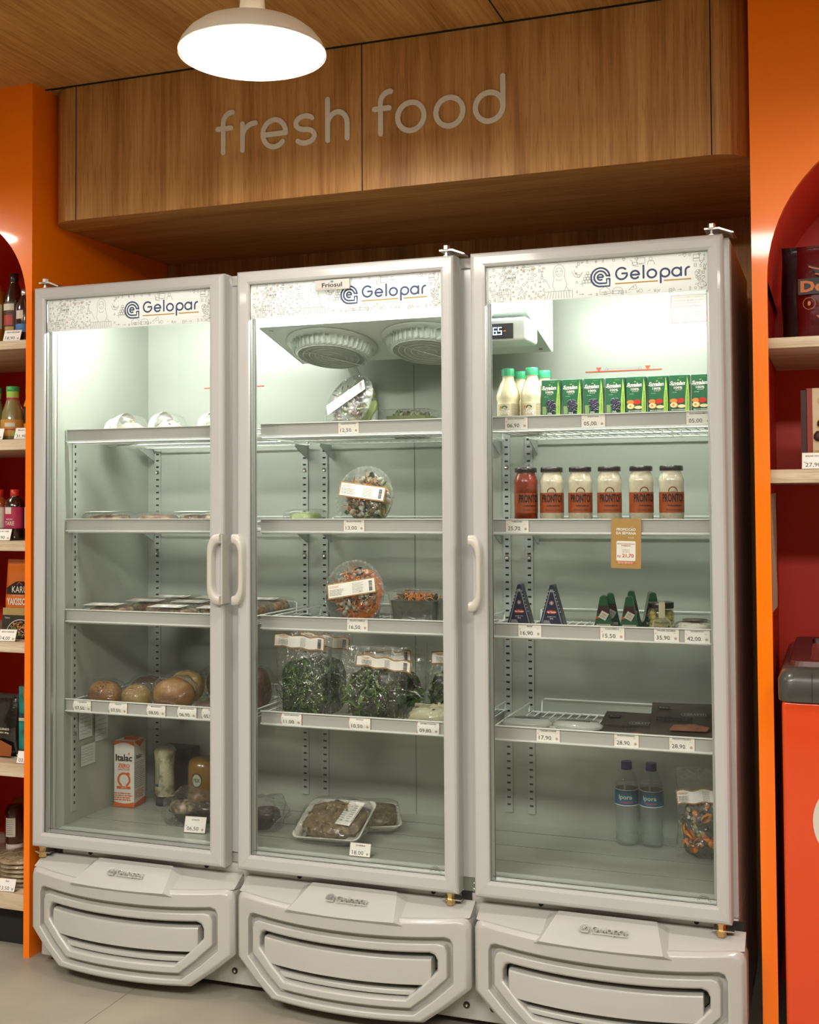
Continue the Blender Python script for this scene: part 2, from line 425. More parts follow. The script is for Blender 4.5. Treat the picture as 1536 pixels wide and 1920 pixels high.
def fn(mb): S(mb, arc(.7935, 2.3190, .0265, .0185, 38, 262, 16) + arc(.7945, 2.2820, .0275, .0185, 88, -142, 16))
glyph(fn)
def fn(mb): S(mb, [(.8610, b_), (.8610, 2.3745)]); S(mb, [(.8610, 2.295)] + arc(.8895, 2.304, .0285, .0335, 176, 0, 14) + [(.918, b_)])
glyph(fn)
glyph(gf(.469))
def fn(mb): S(mb, arc(1.0985, 2.3005, .0367, .0372, 0, 350, 35), True)
glyph(fn)
def fn(mb): S(mb, arc(1.2045, 2.3005, .0367, .0372, 0, 350, 35), True)
glyph(fn)
def fn(mb):
    S(mb, arc(1.3115, 2.3005, .0367, .0372, 0, 350, 35), True); S(mb, [(1.3482, 2.272 + .028), (1.3482, 2.3755)])
glyph(fn)
# ================================================================ lamps
def pendant(name, x, y, z, label, R=.157):
    t = thing('pendant_lamp', label, 'lamp', (x, y, z), group='white pendant lamps')
    shade = mat('lamp_shade_white', '#dcd8cf', rough=.35, coat=.4)
    inner = mat('lamp_inner', '#f4f0e6', rough=.5)
    for m_ in (shade, inner):
        if 'tl' not in m_.node_tree.nodes:
            nt = m_.node_tree; tl = nt.nodes.new('ShaderNodeBsdfTranslucent'); tl.name = 'tl'; tl.inputs[0].default_value = (.9, .84, .74, 1); mx = nt.nodes.new('ShaderNodeMixShader'); mx.inputs[0].default_value = .25
            nt.links.new(nt.nodes['Principled BSDF'].outputs[0], mx.inputs[1]); nt.links.new(tl.outputs[0], mx.inputs[2]); nt.links.new(mx.outputs[0], nt.nodes['Material Output'].inputs[0])
    k = R / .157
    prof = [(.157, 0), (.1575, .005), (.151, .020), (.139, .036), (.119, .052), (.092, .064), (.063, .071), (.040, .075), (.032, .082), (.028, .095), (.026, .115), (.026, .150), (.018, .16)]
    prof = [(r * k, h * k) for r, h in prof]
    mb = MB(); mb.lathe(prof, shade, n=56, caps=False); mb.build('lamp_shade', t)
    mb = MB(); mb.lathe([(r - .002, h - .0015) for r, h in prof[1:9]] + [(0, .073 * k)], inner, n=56, caps=False)
    mb.build('shade_lining', t)
    mb = MB(); mb.lathe([(0, .012), (.03, .016), (.05, .03), (.050, .045), (.04, .060), (.02, .070)], mat('bulb', '#ffffff', emit=(1, .94, .84), es=70), n=24)
    mb.build('bulb', t)
    mb = MB(); mb.tube([(0, 0, .15 * k), (0, 0, CZ - z - .02)], .003, white_plastic); mb.lathe([(.045, CZ - z - .022), (.05, CZ - z), (0, CZ - z)], shade)
    mb.build('cord', t)
    return t
for i, (x, y, z, e) in enumerate(PEND):
    if i == 0: pendant('p', x, y, z, 'white dome pendant lamp glowing in front of the wood panel')
    else:
        t = pendant('p', x, y, z, ['', 'white dome pendant lamp above the left aisle beside the orange unit', 'white dome pendant lamp in front of the right orange unit', 'white dome pendant lamp left of the camera over the aisle', 'white dome pendant lamp overhead behind the camera', 'white dome pendant lamp right of the camera over the aisle'][i])
    area('pendant_light', (x, y, z + .002), .26, e, WARM)
for i, (x, y) in enumerate(FILL_PANELS):  # fixture bodies for the added fill lights
    mb = MB(); mb.box(-.57, .57, -.27, .27, 0, .018, white_plastic); t = mb.build('fill_panel', loc=(x, y, CZ - .018), label='added flat white fill light panel over the %s back aisle' % ['left', 'right'][i], cat='ceiling light', group='added fill light panels', bevel=.003)
    mb = MB(); mb.box(-.55, .55, -.25, .25, -.004, 0, mat('fill_diffuser', '#ffffff', emit=(1, .95, .88), es=4)); mb.build('fill_diffuser', t)
# ================================================================ orange shelving units
def rail_shelf(t, x0, x1, y0, y1, z0, z1):
    mb = MB(); mb.box(x0, x1, y0, y1, z0, z1, 'pale_wood'); return mb.build('shelf', t, bevel=.0015)
def unit(name, label, X0, X1, cx, r, z0, flip, shelves, side_t, ys=.06):
    """front sheet with an arched opening from X0 to X1, sides, back, shelves"""
    t = thing(name, label, 'shelving unit', (0, 0, 0), group='orange arched shelving units')
    O0, O1 = (cx - r, cx + r)
    mb = MB()
    A = arc(cx, z0, r, r, 0, 180, 40)
    half = len(A) // 2
    # front sheet: right leg, left leg, spandrel made of strips up to the top
    def sheet(y):
        mb.box(X0, O0, y, y + .018, 0, z0, orange); mb.box(O1, X1, y, y + .018, 0, z0, orange)
    sheet(ys)
    P = [(X1, z0), (X1, CZ), (X0, CZ), (X0, z0)]
    V = []; F = []
    n = len(A)
    top = [(X1, z0)] + [(X1 + (X0 - X1) * i / (n - 3), CZ) for i in range(n - 2)] + [(X0, z0)]
    for y in (ys, ys + .018):
        for a, b in zip(A, top): V += [(a[0], y, a[1]), (b[0], y, b[1])]
    m = 2 * n
    for i in range(n - 1):
        k = 2 * i; F.append((k, k + 1, k + 3, k + 2)); F.append((m + k, m + k + 2, m + k + 3, m + k + 1)); F.append((k, k + 2, m + k + 2, m + k))
    mb.add(V, F, orange)
    mb.quad((X1, ys, z0), (X1, ys + .018, z0), (X1, ys + .018, CZ), (X1, ys, CZ), orange); mb.quad((X0, ys, z0), (X0, ys + .018, z0), (X0, ys + .018, CZ), (X0, ys, CZ), orange)
    mb.build('front_panel', t)
    mb = MB(); mb.box(X1 - side_t, X1, ys + .018, .795, 0, CZ, orange); mb.build('side_panel', t)
    mb = MB(); mb.box(X0, X0 + side_t, ys + .018, .795, 0, CZ, orange); mb.build('side_panel', t)
    mb = MB(); mb.box(X0 + side_t, X1 - side_t, .60, .615, 0, CZ - .002, shaded_orange); mb.build('back_panel', t)
    # inner lining of the sides and the vault behind the arch
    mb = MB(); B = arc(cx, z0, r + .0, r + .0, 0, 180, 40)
    mb.box(X0 + side_t, X0 + side_t + .003, ys + .018, .6, .1, z0, shaded_orange); mb.box(X1 - side_t - .003, X1 - side_t, ys + .018, .6, .1, z0, shaded_orange)
    mb.loft([[(x, ys + .018, z) for x, z in B], [(x, .6, z) for x, z in B]], shaded_orange, closed=False)
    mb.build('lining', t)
    for (a, b) in shelves: rail_shelf(t, X0 + side_t + .004, X1 - side_t - .004, ys + .022, .598, a, b)
    if shelves[-1][0] < .5: mb = MB(); mb.box(X0 + side_t, X1 - side_t, .14, .16, 0, .115, dark); mb.build('toe_board', t)
    return t
unit('shelving_unit', 'glossy orange arched shelving unit left of the fridge', -.63, -.05, -.34, .27, 1.88, 0, [(1.745, 1.771), (1.449, 1.480), (1.154, 1.183), (.859, .889), (.501, .538), (.120, .165)], .018)
unit('shelving_unit', 'glossy orange arched shelving unit right of the fridge', 1.954, 2.734, 2.344, .356, 1.80, 0, [(1.642, 1.667), (1.331, 1.362)], .022)
# ================================================================ the three-door display fridge
FR = thing('display_fridge', 'white three-door glass display fridge under the wood panel', 'fridge', (0, 0, 0))
FX0, FX1 = .0, 1.905
# body: shell
mb = MB()
mb.box(FX0, .03, .06, .66, .335, 1.905, white_body); mb.box(1.88, FX1, .06, .66, .335, 1.905, white_body)
mb.box(.03, 1.88, .06, .66, 1.872, 1.905, white_body); mb.box(.03, 1.88, .546, .66, .335, 1.872, white_body)
mb.box(.03, 1.88, .06, .546, .335, .366, white_body)
mb.build('body', FR, bevel=.003)
for x in (.598, 1.243):
    mb = MB(); mb.box(x, x + .054, .052, .09, .366, 1.872, white_frame); mb.box(x + .01, x + .05, .0515, .053, 1.8745, 1.876, seam); mb.build('mullion', FR)
mb = MB(); mb.box(FX0, FX1, .05, .655, .02, .335, white_body)
mb.build('base', FR, bevel=.003)
for x in (.1, .95, 1.8):
    for y in (.12, .6):
        mb = MB(); mb.lathe([(.02, 0), (.02, .01), (.009, .012), (.009, .02)], dark, c=(x, y, 0)); mb.build('foot', FR)
# liner
mb = MB()
lz0, lz1, ly0, ly1, lx0, lx1 = .368, 1.87, .07, .545, .032, 1.878
mb.quad((lx0, ly1, lz0), (lx1, ly1, lz0), (lx1, ly1, lz1), (lx0, ly1, lz1), liner)
mb.quad((lx0, ly0, lz0), (lx0, ly1, lz0), (lx0, ly1, lz1), (lx0, ly0, lz1), liner)
mb.quad((lx1, ly1, lz0), (lx1, ly0, lz0), (lx1, ly0, lz1), (lx1, ly1, lz1), liner)
mb.quad((lx0, ly0, lz0), (lx1, ly0, lz0), (lx1, ly1, lz0), (lx0, ly1, lz0), liner)
mb.quad((lx0, ly0, lz1), (lx0, ly1, lz1), (lx1, ly1, lz1), (lx1, ly0, lz1), liner)
mb.box(.949, .951, .5435, .545, lz0, 1.7, mat('panel_joint', '#6f7a70', rough=.7))
for y in (.2, .33, .46): mb.box(lx0 + .004, lx1, y, y + .0015, lz0, lz0 + .0012, 'panel_joint')
mb.build('liner', FR)
# slotted shelf channels
chan = mat('channel', (.36, .40, .37), rough=.45)
def channel(x, y, side=False):
    mb = MB(); w = .011
    if side: mb.box(.032, .036, y - w, y + w, .40, 1.49, chan)
    else: mb.box(x - w, x + w, y - .005, y, .40, 1.49, chan)
    z = .42
    while z < 1.48:
        if side: mb.box(.0355, .0365, y - .003, y + .003, z, z + .008, seam)
        else: mb.box(x - .005, x + .005, y - .0056, y - .0045, z, z + .005, seam)
        z += .0205 if not side else .022
    for z in (1.13, 1.39, .62):
        if not side: mb.lathe([(.006, -.008), (.006, -.004)], zinc, c=(x, y, z), axis='Y', n=10)
        else: mb.box(.036, .041, y - .005, y + .005, z, z + .008, zinc)
    mb.build('shelf_channel', FR)
for x in (.070, .592, .658, 1.234, 1.300, 1.86): channel(x, .545)
channel(0, .15, True)
# wire shelves with price rails
RZ = [1.506, 1.248, .988, .732]
def wire_shelf(x0, x1, zt):
    zs = zt - .036
    mb = MB(); r = .0016
    for i in range(int((x1 - x0) / .0235) + 1):
        x = x0 + .006 + i * .0235
        if x < x1: mb.tube([(x, .118, zs), (x, .525, zs)], r, wire, n=5)
    for y in (.118, .32, .525): mb.tube([(x0, y, zs - .003), (x1, y, zs - .003)], .0028, wire, n=6)
    mb.tube([(x0, .13, zs), (x0, .13, zs + .026), (x0, .5, zs + .026), (x0, .5, zs)], .0025, wire, n=6)
    mb.tube([(x1, .13, zs), (x1, .13, zs + .026), (x1, .5, zs + .026), (x1, .5, zs)], .0025, wire, n=6)
    mb.tube([(x0 + .03, .525, zs), (x0 + .03, .528, zt - .004), (x0 + .04, .528, zt - .001), (x1 - .06, .528, zt - .001), (x1 - .05, .528, zt - .004), (x1 - .05, .525, zs)], .002, wire, n=6)
    s = mb.build('wire_shelf', FR)
    mb = MB()
    mb.box(x0, x1, .110, .1115, zt - .034, zt, grey_rail)
    mb.box(x0, x1, .1045, .1115, zt - .0025, zt, wire); mb.box(x0, x1, .1045, .1115, zt - .0365, zt - .033, wire)
    mb.build('price_rail', s)
    for x in (x0 + .02, x1 - .02):
        mb = MB(); mb.loft([[(x - .0015, .54, zs - .004), (x - .0015, .54, zs - .045), (x - .0015, .455, zs - .010), (x - .0015, .455, zs - .004)], [(x + .0015, .54, zs - .004), (x + .0015, .54, zs - .045), (x + .0015, .455, zs - .010), (x + .0015, .455, zs - .004)]], chan, caps=(True, True))
        mb.build('bracket', s)
for z in RZ:
    wire_shelf(.036, .62, z); wire_shelf(.662, 1.235, z); wire_shelf(1.306, 1.872, z)
# cooling unit with two fans
evap = mat('evap_white', (.68, .74, .70), rough=.35)
mb = MB()
prof = [(.115, 1.768), (.395, 1.700), (.41, 1.704), (.41, 1.868), (.115, 1.868)]
mb.loft([[(.655, y, z) for y, z in prof], [(1.405, y, z) for y, z in prof]], evap, caps=(True, True))
for x in (.68, 1.38):
    for y in (.14, .37): mb.lathe([(.005, -.003), (.005, 0)], zinc, c=(x, y, 1.768 - (y - .115) * .243), n=10)
ev = mb.build('cooling_unit', FR, bevel=.004)
tilt = Matrix.Rotation(-math.atan(.243), 4, 'X')
def fan(x, y):
    z = 1.768 - (y - .115) * .243 - .001
    mb = MB(Matrix.Translation((x, y, z)) @ tilt)
    mb.lathe([(.128, 0), (.128, -.006), (.100, -.008)], evap, n=48, caps=False)
    mb.lathe([(.102, -.006), (.104, -.03), (.098, -.036), (.094, -.036)], evap, n=48, caps=False)
    for i in range(44):
        a = 2 * PI * i / 44; c, s_ = math.cos(a), math.sin(a); c2, s2 = math.cos(a + .09), math.sin(a + .09)
        mb.add([(.103 * c, .103 * s_, -.007), (.117 * c2, .117 * s2, -.008), (.108 * c2, .108 * s2, -.034), (.1 * c, .1 * s_, -.036)], [(0, 1, 2, 3)], evap)
    mb.lathe([(.096, -.0355), (0, -.0355)], mat('fan_dark', '#4f544b', rough=.7), n=40)
    for k in range(-15, 16):
        yy = k * .0062; h = math.sqrt(max(0, .095 ** 2 - yy * yy)); mb.tube([(-h, yy, -.037), (h, yy, -.037)], .0013, evap, n=4)
    for r in (.094, .078, .061, .044, .027, .012): mb.tube([(r * math.cos(2 * PI * i / 40), r * math.sin(2 * PI * i / 40), -.038) for i in range(40)], .0015, evap, n=4, closed=True)
    mb.tube([(-.06, -.07, -.0395), (.06, .07, -.0395)], .002, evap, n=5)
    mb.build('fan_guard', ev)
fan(.812, .255); fan(1.095, .255)
mb = MB(); mb.box(1.20, 1.413, .085, .2, 1.692, 1.752, evap); bx = mb.build('control_box', ev, bevel=.008)
mb = MB(); mb.box(1.300, 1.378, .083, .086, 1.699, 1.737, black); mb.M = Matrix.Translation((0, .0825, 0))
led = mat('led_white', '#cfe4ff', emit=(.75, .88, 1), es=1.6)
def seg7(mb, ch, x, z, w, h, m, y=0):
    D = {'6': 'acdefg', '5': 'acdfg'}[ch]; t = h * .13
    S_ = {'a': (x, z + h, x + w, z + h), 'g': (x, z + h / 2, x + w, z + h / 2), 'd': (x, z, x + w, z), 'f': (x, z + h / 2, x, z + h), 'e': (x, z, x, z + h / 2), 'b': (x + w, z + h / 2, x + w, z + h), 'c': (x + w, z, x + w, z + h / 2)}
    for k in D:
        a = S_[k]; mb.box(min(a[0], a[2]) - t / 2, max(a[0], a[2]) + t / 2, y, y + .0005, min(a[1], a[3]) - t / 2, max(a[1], a[3]) + t / 2, m)
seg7(mb, '6', 1.327, 1.710, .008, .017, led); seg7(mb, '5', 1.340, 1.710, .008, .017, led); mb.box(1.3365, 1.3380, 0, .0005, 1.709, 1.711, led)
mb.box(1.354, 1.359, 0, .0005, 1.717, 1.719, mat('led_red', '#ff4020', emit=(1, .15, .05), es=1.2)); mb.box(1.311, 1.313, 0, .0005, 1.721, 1.723, led)
mb.build('temperature_display', ev)
mb = MB(); mb.tube([(.795, .400, 1.72), (.797, .45, 1.67), (.80, .53, 1.64)], .014, evap, n=14); mb.tube([(.80, .53, 1.645), (.812, .53, 1.62), (.822, .53, 1.56), (.822, .53, 1.5)], .017, evap, n=14)
mb.build('drain_pipe', ev)
# light tubes along the top front, behind the printed strips
tube_m = mat('tube_light', '#ffffff', emit=(.99, 1.0, .95), es=165)
for x0, x1 in ((.06, .58), (.68, 1.22), (1.32, 1.86)):
    mb = MB(); mb.tube([(x0, .092, 1.842), (x1, .092, 1.842)], .010, tube_m, n=10); mb.build('light_tube', FR)
# stickers inside
def load_sticker(x0, x1, z):
    mb = MB(); y = .5425; w = x1 - x0
    mb.box(x0, x1, y, .5445, z - .002, z + .001, red_print)
    for k in (.18, .82):
        x = x0 + w * k; mb.poly([(x - .008, y - .0005, z + .011), (x + .008, y - .0005, z + .011), (x, y - .0005, z - .002)], red_print)
    mb.text('ATENCAO: NAO ULTRAPASSAR O NIVEL DE CARGA', x0 + w / 2, z + .006, w=w * .42, m=doodle_ink, y=y - .0005)
    for k in (.28, .72):
        x = x0 + w * k; mb.ribbon([(x - .005, z + .003), (x + .005, z + .003), (x, z + .010)], .0008, doodle_ink, y=y, closed=True)
    mb.build('load_line_sticker', FR)
load_sticker(1.467, 1.681, 1.656); load_sticker(.239, .451, 1.656)
mb = MB(Matrix(((0, -1, 0, .0375), (1, 0, 0, 0), (0, 0, 1, 0), (0, 0, 0, 1))))
rnd = random.Random(4)
for (ya, yb, za, zb) in ((.17, .235, .60, .68), (.25, .315, .58, .68), (.18, .25, .52, .58)):
    mb.quad((ya, 0, za), (yb, 0, za), (yb, 0, zb), (ya, 0, zb), mat('note_paper', (.58, .63, .6), rough=.6))
    for i in range(6):
        z = zb - .01 - i * (zb - za - .012) / 6; x = ya + .004; P = []
        while x < yb - .008: P.append((x, z + rnd.uniform(-.0022, .0022))); x += .0035
        mb.ribbon(P, .0009, doodle_ink, y=-.0004)
mb.build('handwritten_note', FR)
# printed strip with doodles and logo (drawn in a 0..1 by 0..H frame, x right, z up)
LOGO = dict()
def gelopar(mb, x0, z0, wid, m, st, y=0, y1=None, under=None):
    """wordmark fitted to width, baseline z0"""
    u = wid / 8.0; s = st * u
    def P(pts): mb.stroke([(x0 + a * u, z0 + b * u) for a, b in pts], s, m, y0=y, y1=y1)
    P(arc(.72, .72, .60, .62, 48, 360, 22) + [(.78, .72)])
    P(arc(2.14, .50, .44, .42, 0, 318, 20)); P([(1.75, .50), (2.55, .50)])
    P([(3.04, .1), (3.04, 1.40)])
    P(arc(3.92, .5, .46, .43, 0, 358, 26))
    P([(4.84, -.52), (4.84, .5)]); P(arc(5.30, .5, .46, .43, 0, 358, 26))
    P(arc(6.50, .5, .46, .43, 0, 358, 26)); P([(6.96, .1), (6.96, .93)])
    P([(7.42, .1), (7.42, .55)] + arc(7.80, .55, .38, .38, 178, 92, 8))
    if under:
        mb.quad((x0, y, z0 - .40 * u), (x0 + 4.55 * u, y, z0 - .40 * u), (x0 + 4.55 * u, y, z0 - .26 * u), (x0, y, z0 - .26 * u), under)
        mb.quad((x0 + 5.15 * u, y, z0 - .40 * u), (x0 + 8 * u, y, z0 - .40 * u), (x0 + 8 * u, y, z0 - .26 * u), (x0 + 5.15 * u, y, z0 - .26 * u), under)
def emblem(mb, x0, z0, sz, m, st=.085, y=0, y1=None):
    def P(pts): mb.stroke([(x0 + a * sz, z0 + b * sz) for a, b in pts], st * sz, m, y0=y, y1=y1, seg=4)
    P([(.95, .40), (.95, .05), (.5, .05)] + arc(.5, .5, .45, .45, 270, 0, 30) + [(.95, .56), (.80, .56)])
    P([(.80, .56)] + arc(.5, .5, .30, .30, 8, 270, 24) + [(.80, .20), (.80, .40), (.95, .40)])
    P([(.36, .5), (.64, .5)] + arc(.5, .5, .14, .14, 5, 300, 12))
banner_m = bpy.data.materials.new('banner'); banner_m.use_nodes = True
nt = banner_m.node_tree; bb = nt.nodes['Principled BSDF']; bb.inputs['Base Color'].default_value = (.82, .82, .80, 1); bb.inputs['Roughness'].default_value = .25
tl = nt.nodes.new('ShaderNodeBsdfTranslucent'); tl.inputs[0].default_value = (.85, .87, .85, 1); mx = nt.nodes.new('ShaderNodeMixShader'); mx.inputs[0].default_value = .34
nt.links.new(bb.outputs[0], mx.inputs[1]); nt.links.new(tl.outputs[0], mx.inputs[2]); nt.links.new(mx.outputs[0], nt.nodes['Material Output'].inputs[0]); MATS['banner'] = banner_m
BW, BH = .527, .090
def doodles(mb):
    rnd = random.Random(11); lw = .0008; g = doodle_ink; y = -.0003
    used = [(.235, .493, .015, .078), (.15, .215, .0, .088)]
    def R_(pts, m=g, closed=False): mb.ribbon(pts, lw, m, y=y, closed=closed)
    def box_(cx, cz, a, b): R_([(cx - a, cz - b), (cx + a, cz - b), (cx + a, cz + b), (cx - a, cz + b)], closed=True)
    def disc(cx, cz, r, m): mb.poly([(cx + r * math.cos(t * PI / 5), y, cz + r * math.sin(t * PI / 5)) for t in range(10)], m)
    # woman behind a produce stand
    R_(arc(.18, .066, .0085, .0105, 0, 360, 16)); R_(arc(.18, .064, .014, .020, -30, 210, 16)); R_([(.168, .055), (.164, .034), (.170, .02)]); R_([(.193, .056), (.199, .034), (.192, .02)])
    R_([(.172, .05), (.176, .046), (.184, .046), (.189, .05)]); R_([(.158, .028), (.15, .045), (.147, .05)]); R_([(.198, .03), (.207, .016)]); R_(arc(.1755, .068, .0012, .0012, 0, 360, 6)); R_(arc(.1845, .068, .0012, .0012, 0, 360, 6)); R_(arc(.18, .062, .003, .0015, 180, 360, 6))
    R_([(.145, .002), (.145, .02), (.212, .02), (.212, .002)]); 
    for i in range(9): R_([(.15 + i * .007, .003), (.155 + i * .006, .019)])
    # shop front, tower, cake, shelf
    R_([(.028, .002), (.028, .02), (.06, .02), (.06, .002)]); R_([(.026, .02), (.031, .032), (.058, .032), (.062, .02)]); [R_([(.031 + i * .006, .02), (.033 + i * .005, .032)]) for i in range(5)]; box_(.037, .009, .004, .006)
    for k, n_ in enumerate((4, 3, 2, 1)):
        for j in range(n_): box_(.2495 - n_ * .0035 + j * .007 + .0035, .040 + k * .0065 - .001, .003, .003)
    R_([(.23, .034), (.27, .034)]); R_([(.235, .034), (.238, .027)]); R_([(.265, .034), (.262, .027)])
    R_([(.085, .078), (.123, .078), (.119, .083), (.089, .083)], closed=True); R_([(.045, .088), (.045, .072), (.062, .072), (.062, .088)]); box_(.058, .064, .014, .005)
    for i in range(4): box_(.048 + i * .007, .057, .0018, .004)
    R_(arc(.225, .068, .013, .018, 190, 330, 8)); R_(arc(.228, .074, .012, .018, 200, 320, 8))
    box_(.375, .079, .0095, .0065); R_([(.37, .071), (.38, .071)]); R_([(.35, .082), (.354, .08), (.358, .068), (.37, .066)]); box_(.361, .073, .006, .0035)
    R_(arc(.398, .082, .004, .004, 0, 360, 8)); R_([(.39, .068), (.392, .077), (.404, .077), (.407, .068)])
    box_(.502, .080, .007, .004); box_(.502, .072, .007, .003); R_(arc(.506, .041, .0075, .0075, 0, 360, 12)); R_([(.502, .037), (.51, .045)]); R_([(.51, .037), (.502, .045)])
    R_(arc(.514, .014, .010, .0065, 0, 360, 12)); [disc(.51 + i * .004, .014, .0008, g) for i in range(3)]; R_(arc(.512, .030, .009, .004, 20, 200, 6)); R_([(.504, .026), (.519, .034), (.521, .030), (.507, .022)], closed=True)
    R_([(.278, .006), (.278, .016), (.29, .024), (.302, .016), (.302, .006)], closed=True); mb.text('ABERTO', .29, .0105, w=.018, m=g, y=y)
    R_([(.345, .012), (.362, .024), (.365, .014)], closed=True); disc(.357, .018, .0014, doodle_gold); R_(arc(.32, .012, .012, .008, 0, 180, 8)); R_([(.308, .012), (.308, .005), (.332, .005), (.332, .012)], closed=True)
    def free(x, z, r=.006):
        return not any(a - r < x < b + r and c - r < z < d + r for a, b, c, d in used)
    pts = []; tries = 0
    while len(pts) < 150 and tries < 5000:
        tries += 1; x = rnd.uniform(.006, BW - .006); z = rnd.uniform(.005, BH - .005)
        if not free(x, z): continue
        if any((x - a) ** 2 + (z - b) ** 2 < .0072 ** 2 for a, b in pts): continue
        pts.append((x, z)); k = rnd.randrange(12); r = rnd.uniform(.0022, .0042)
        if k == 0: R_(arc(x, z, r, r, 0, 360, 10))
        elif k == 1 and rnd.random() < .6: disc(x, z, r * .55, doodle_gold); R_(arc(x, z, r, r, 0, 360, 9))
        elif k == 2: R_([(x - r, z - r), (x + r, z - r), (x, z + r)], closed=True)
        elif k == 3: box_(x, z, r * .7, r); R_([(x - r * .5, z), (x + r * .5, z)])
        elif k == 4: R_([(x - r, z), (x, z + r), (x + r, z), (x, z - r)], closed=True)
        elif k == 5: R_(arc(x, z, r, r * .7, 180, 360, 7)); R_([(x - r, z), (x + r, z)]); R_(arc(x, z, r * .8, r * .9, 0, 180, 7))
        elif k == 6: R_([(x - r, z + r * .4), (x, z - r), (x + r, z + r * .4)]); R_(arc(x - r * .5, z + r * .4, r * .5, r * .5, 0, 180, 5)); R_(arc(x + r * .5, z + r * .4, r * .5, r * .5, 0, 180, 5))
        elif k == 7: R_([(x - r * .4, z - r), (x - r * .4, z + r * .3), (x - r * .15, z + r), (x + r * .15, z + r), (x + r * .4, z + r * .3), (x + r * .4, z - r)], closed=True)
        elif k == 8: R_([(x - r * 1.3, z), (x + r * 1.3, z)]); R_([(x + r * .7, z + r * .5), (x + r * 1.3, z), (x + r * .7, z - r * .5)])
        elif k == 9: disc(x, z, .0009, g); disc(x + .003, z + .001, .0009, doodle_gold)
        elif k == 10: R_([(x - r, z - r), (x - r * .3, z + r), (x + r * .3, z - r * .6), (x + r, z + r)])
        else: R_(arc(x, z, r * .5, r, 0, 360, 9)); R_([(x, z + r), (x + r * .5, z + r * 1.5)])
def banner_mesh():
    mb = MB(); mb.box(0, BW, 0, .0006, 0, BH, banner_m); doodles(mb)
    emblem(mb, .255, .022, .049, blue_logo, y=-.0004); gelopar(mb, .314, .036, .176, blue_logo, .21, y=-.0004, under=gold)
    return mb
BM = banner_mesh().mesh('printed_strip')
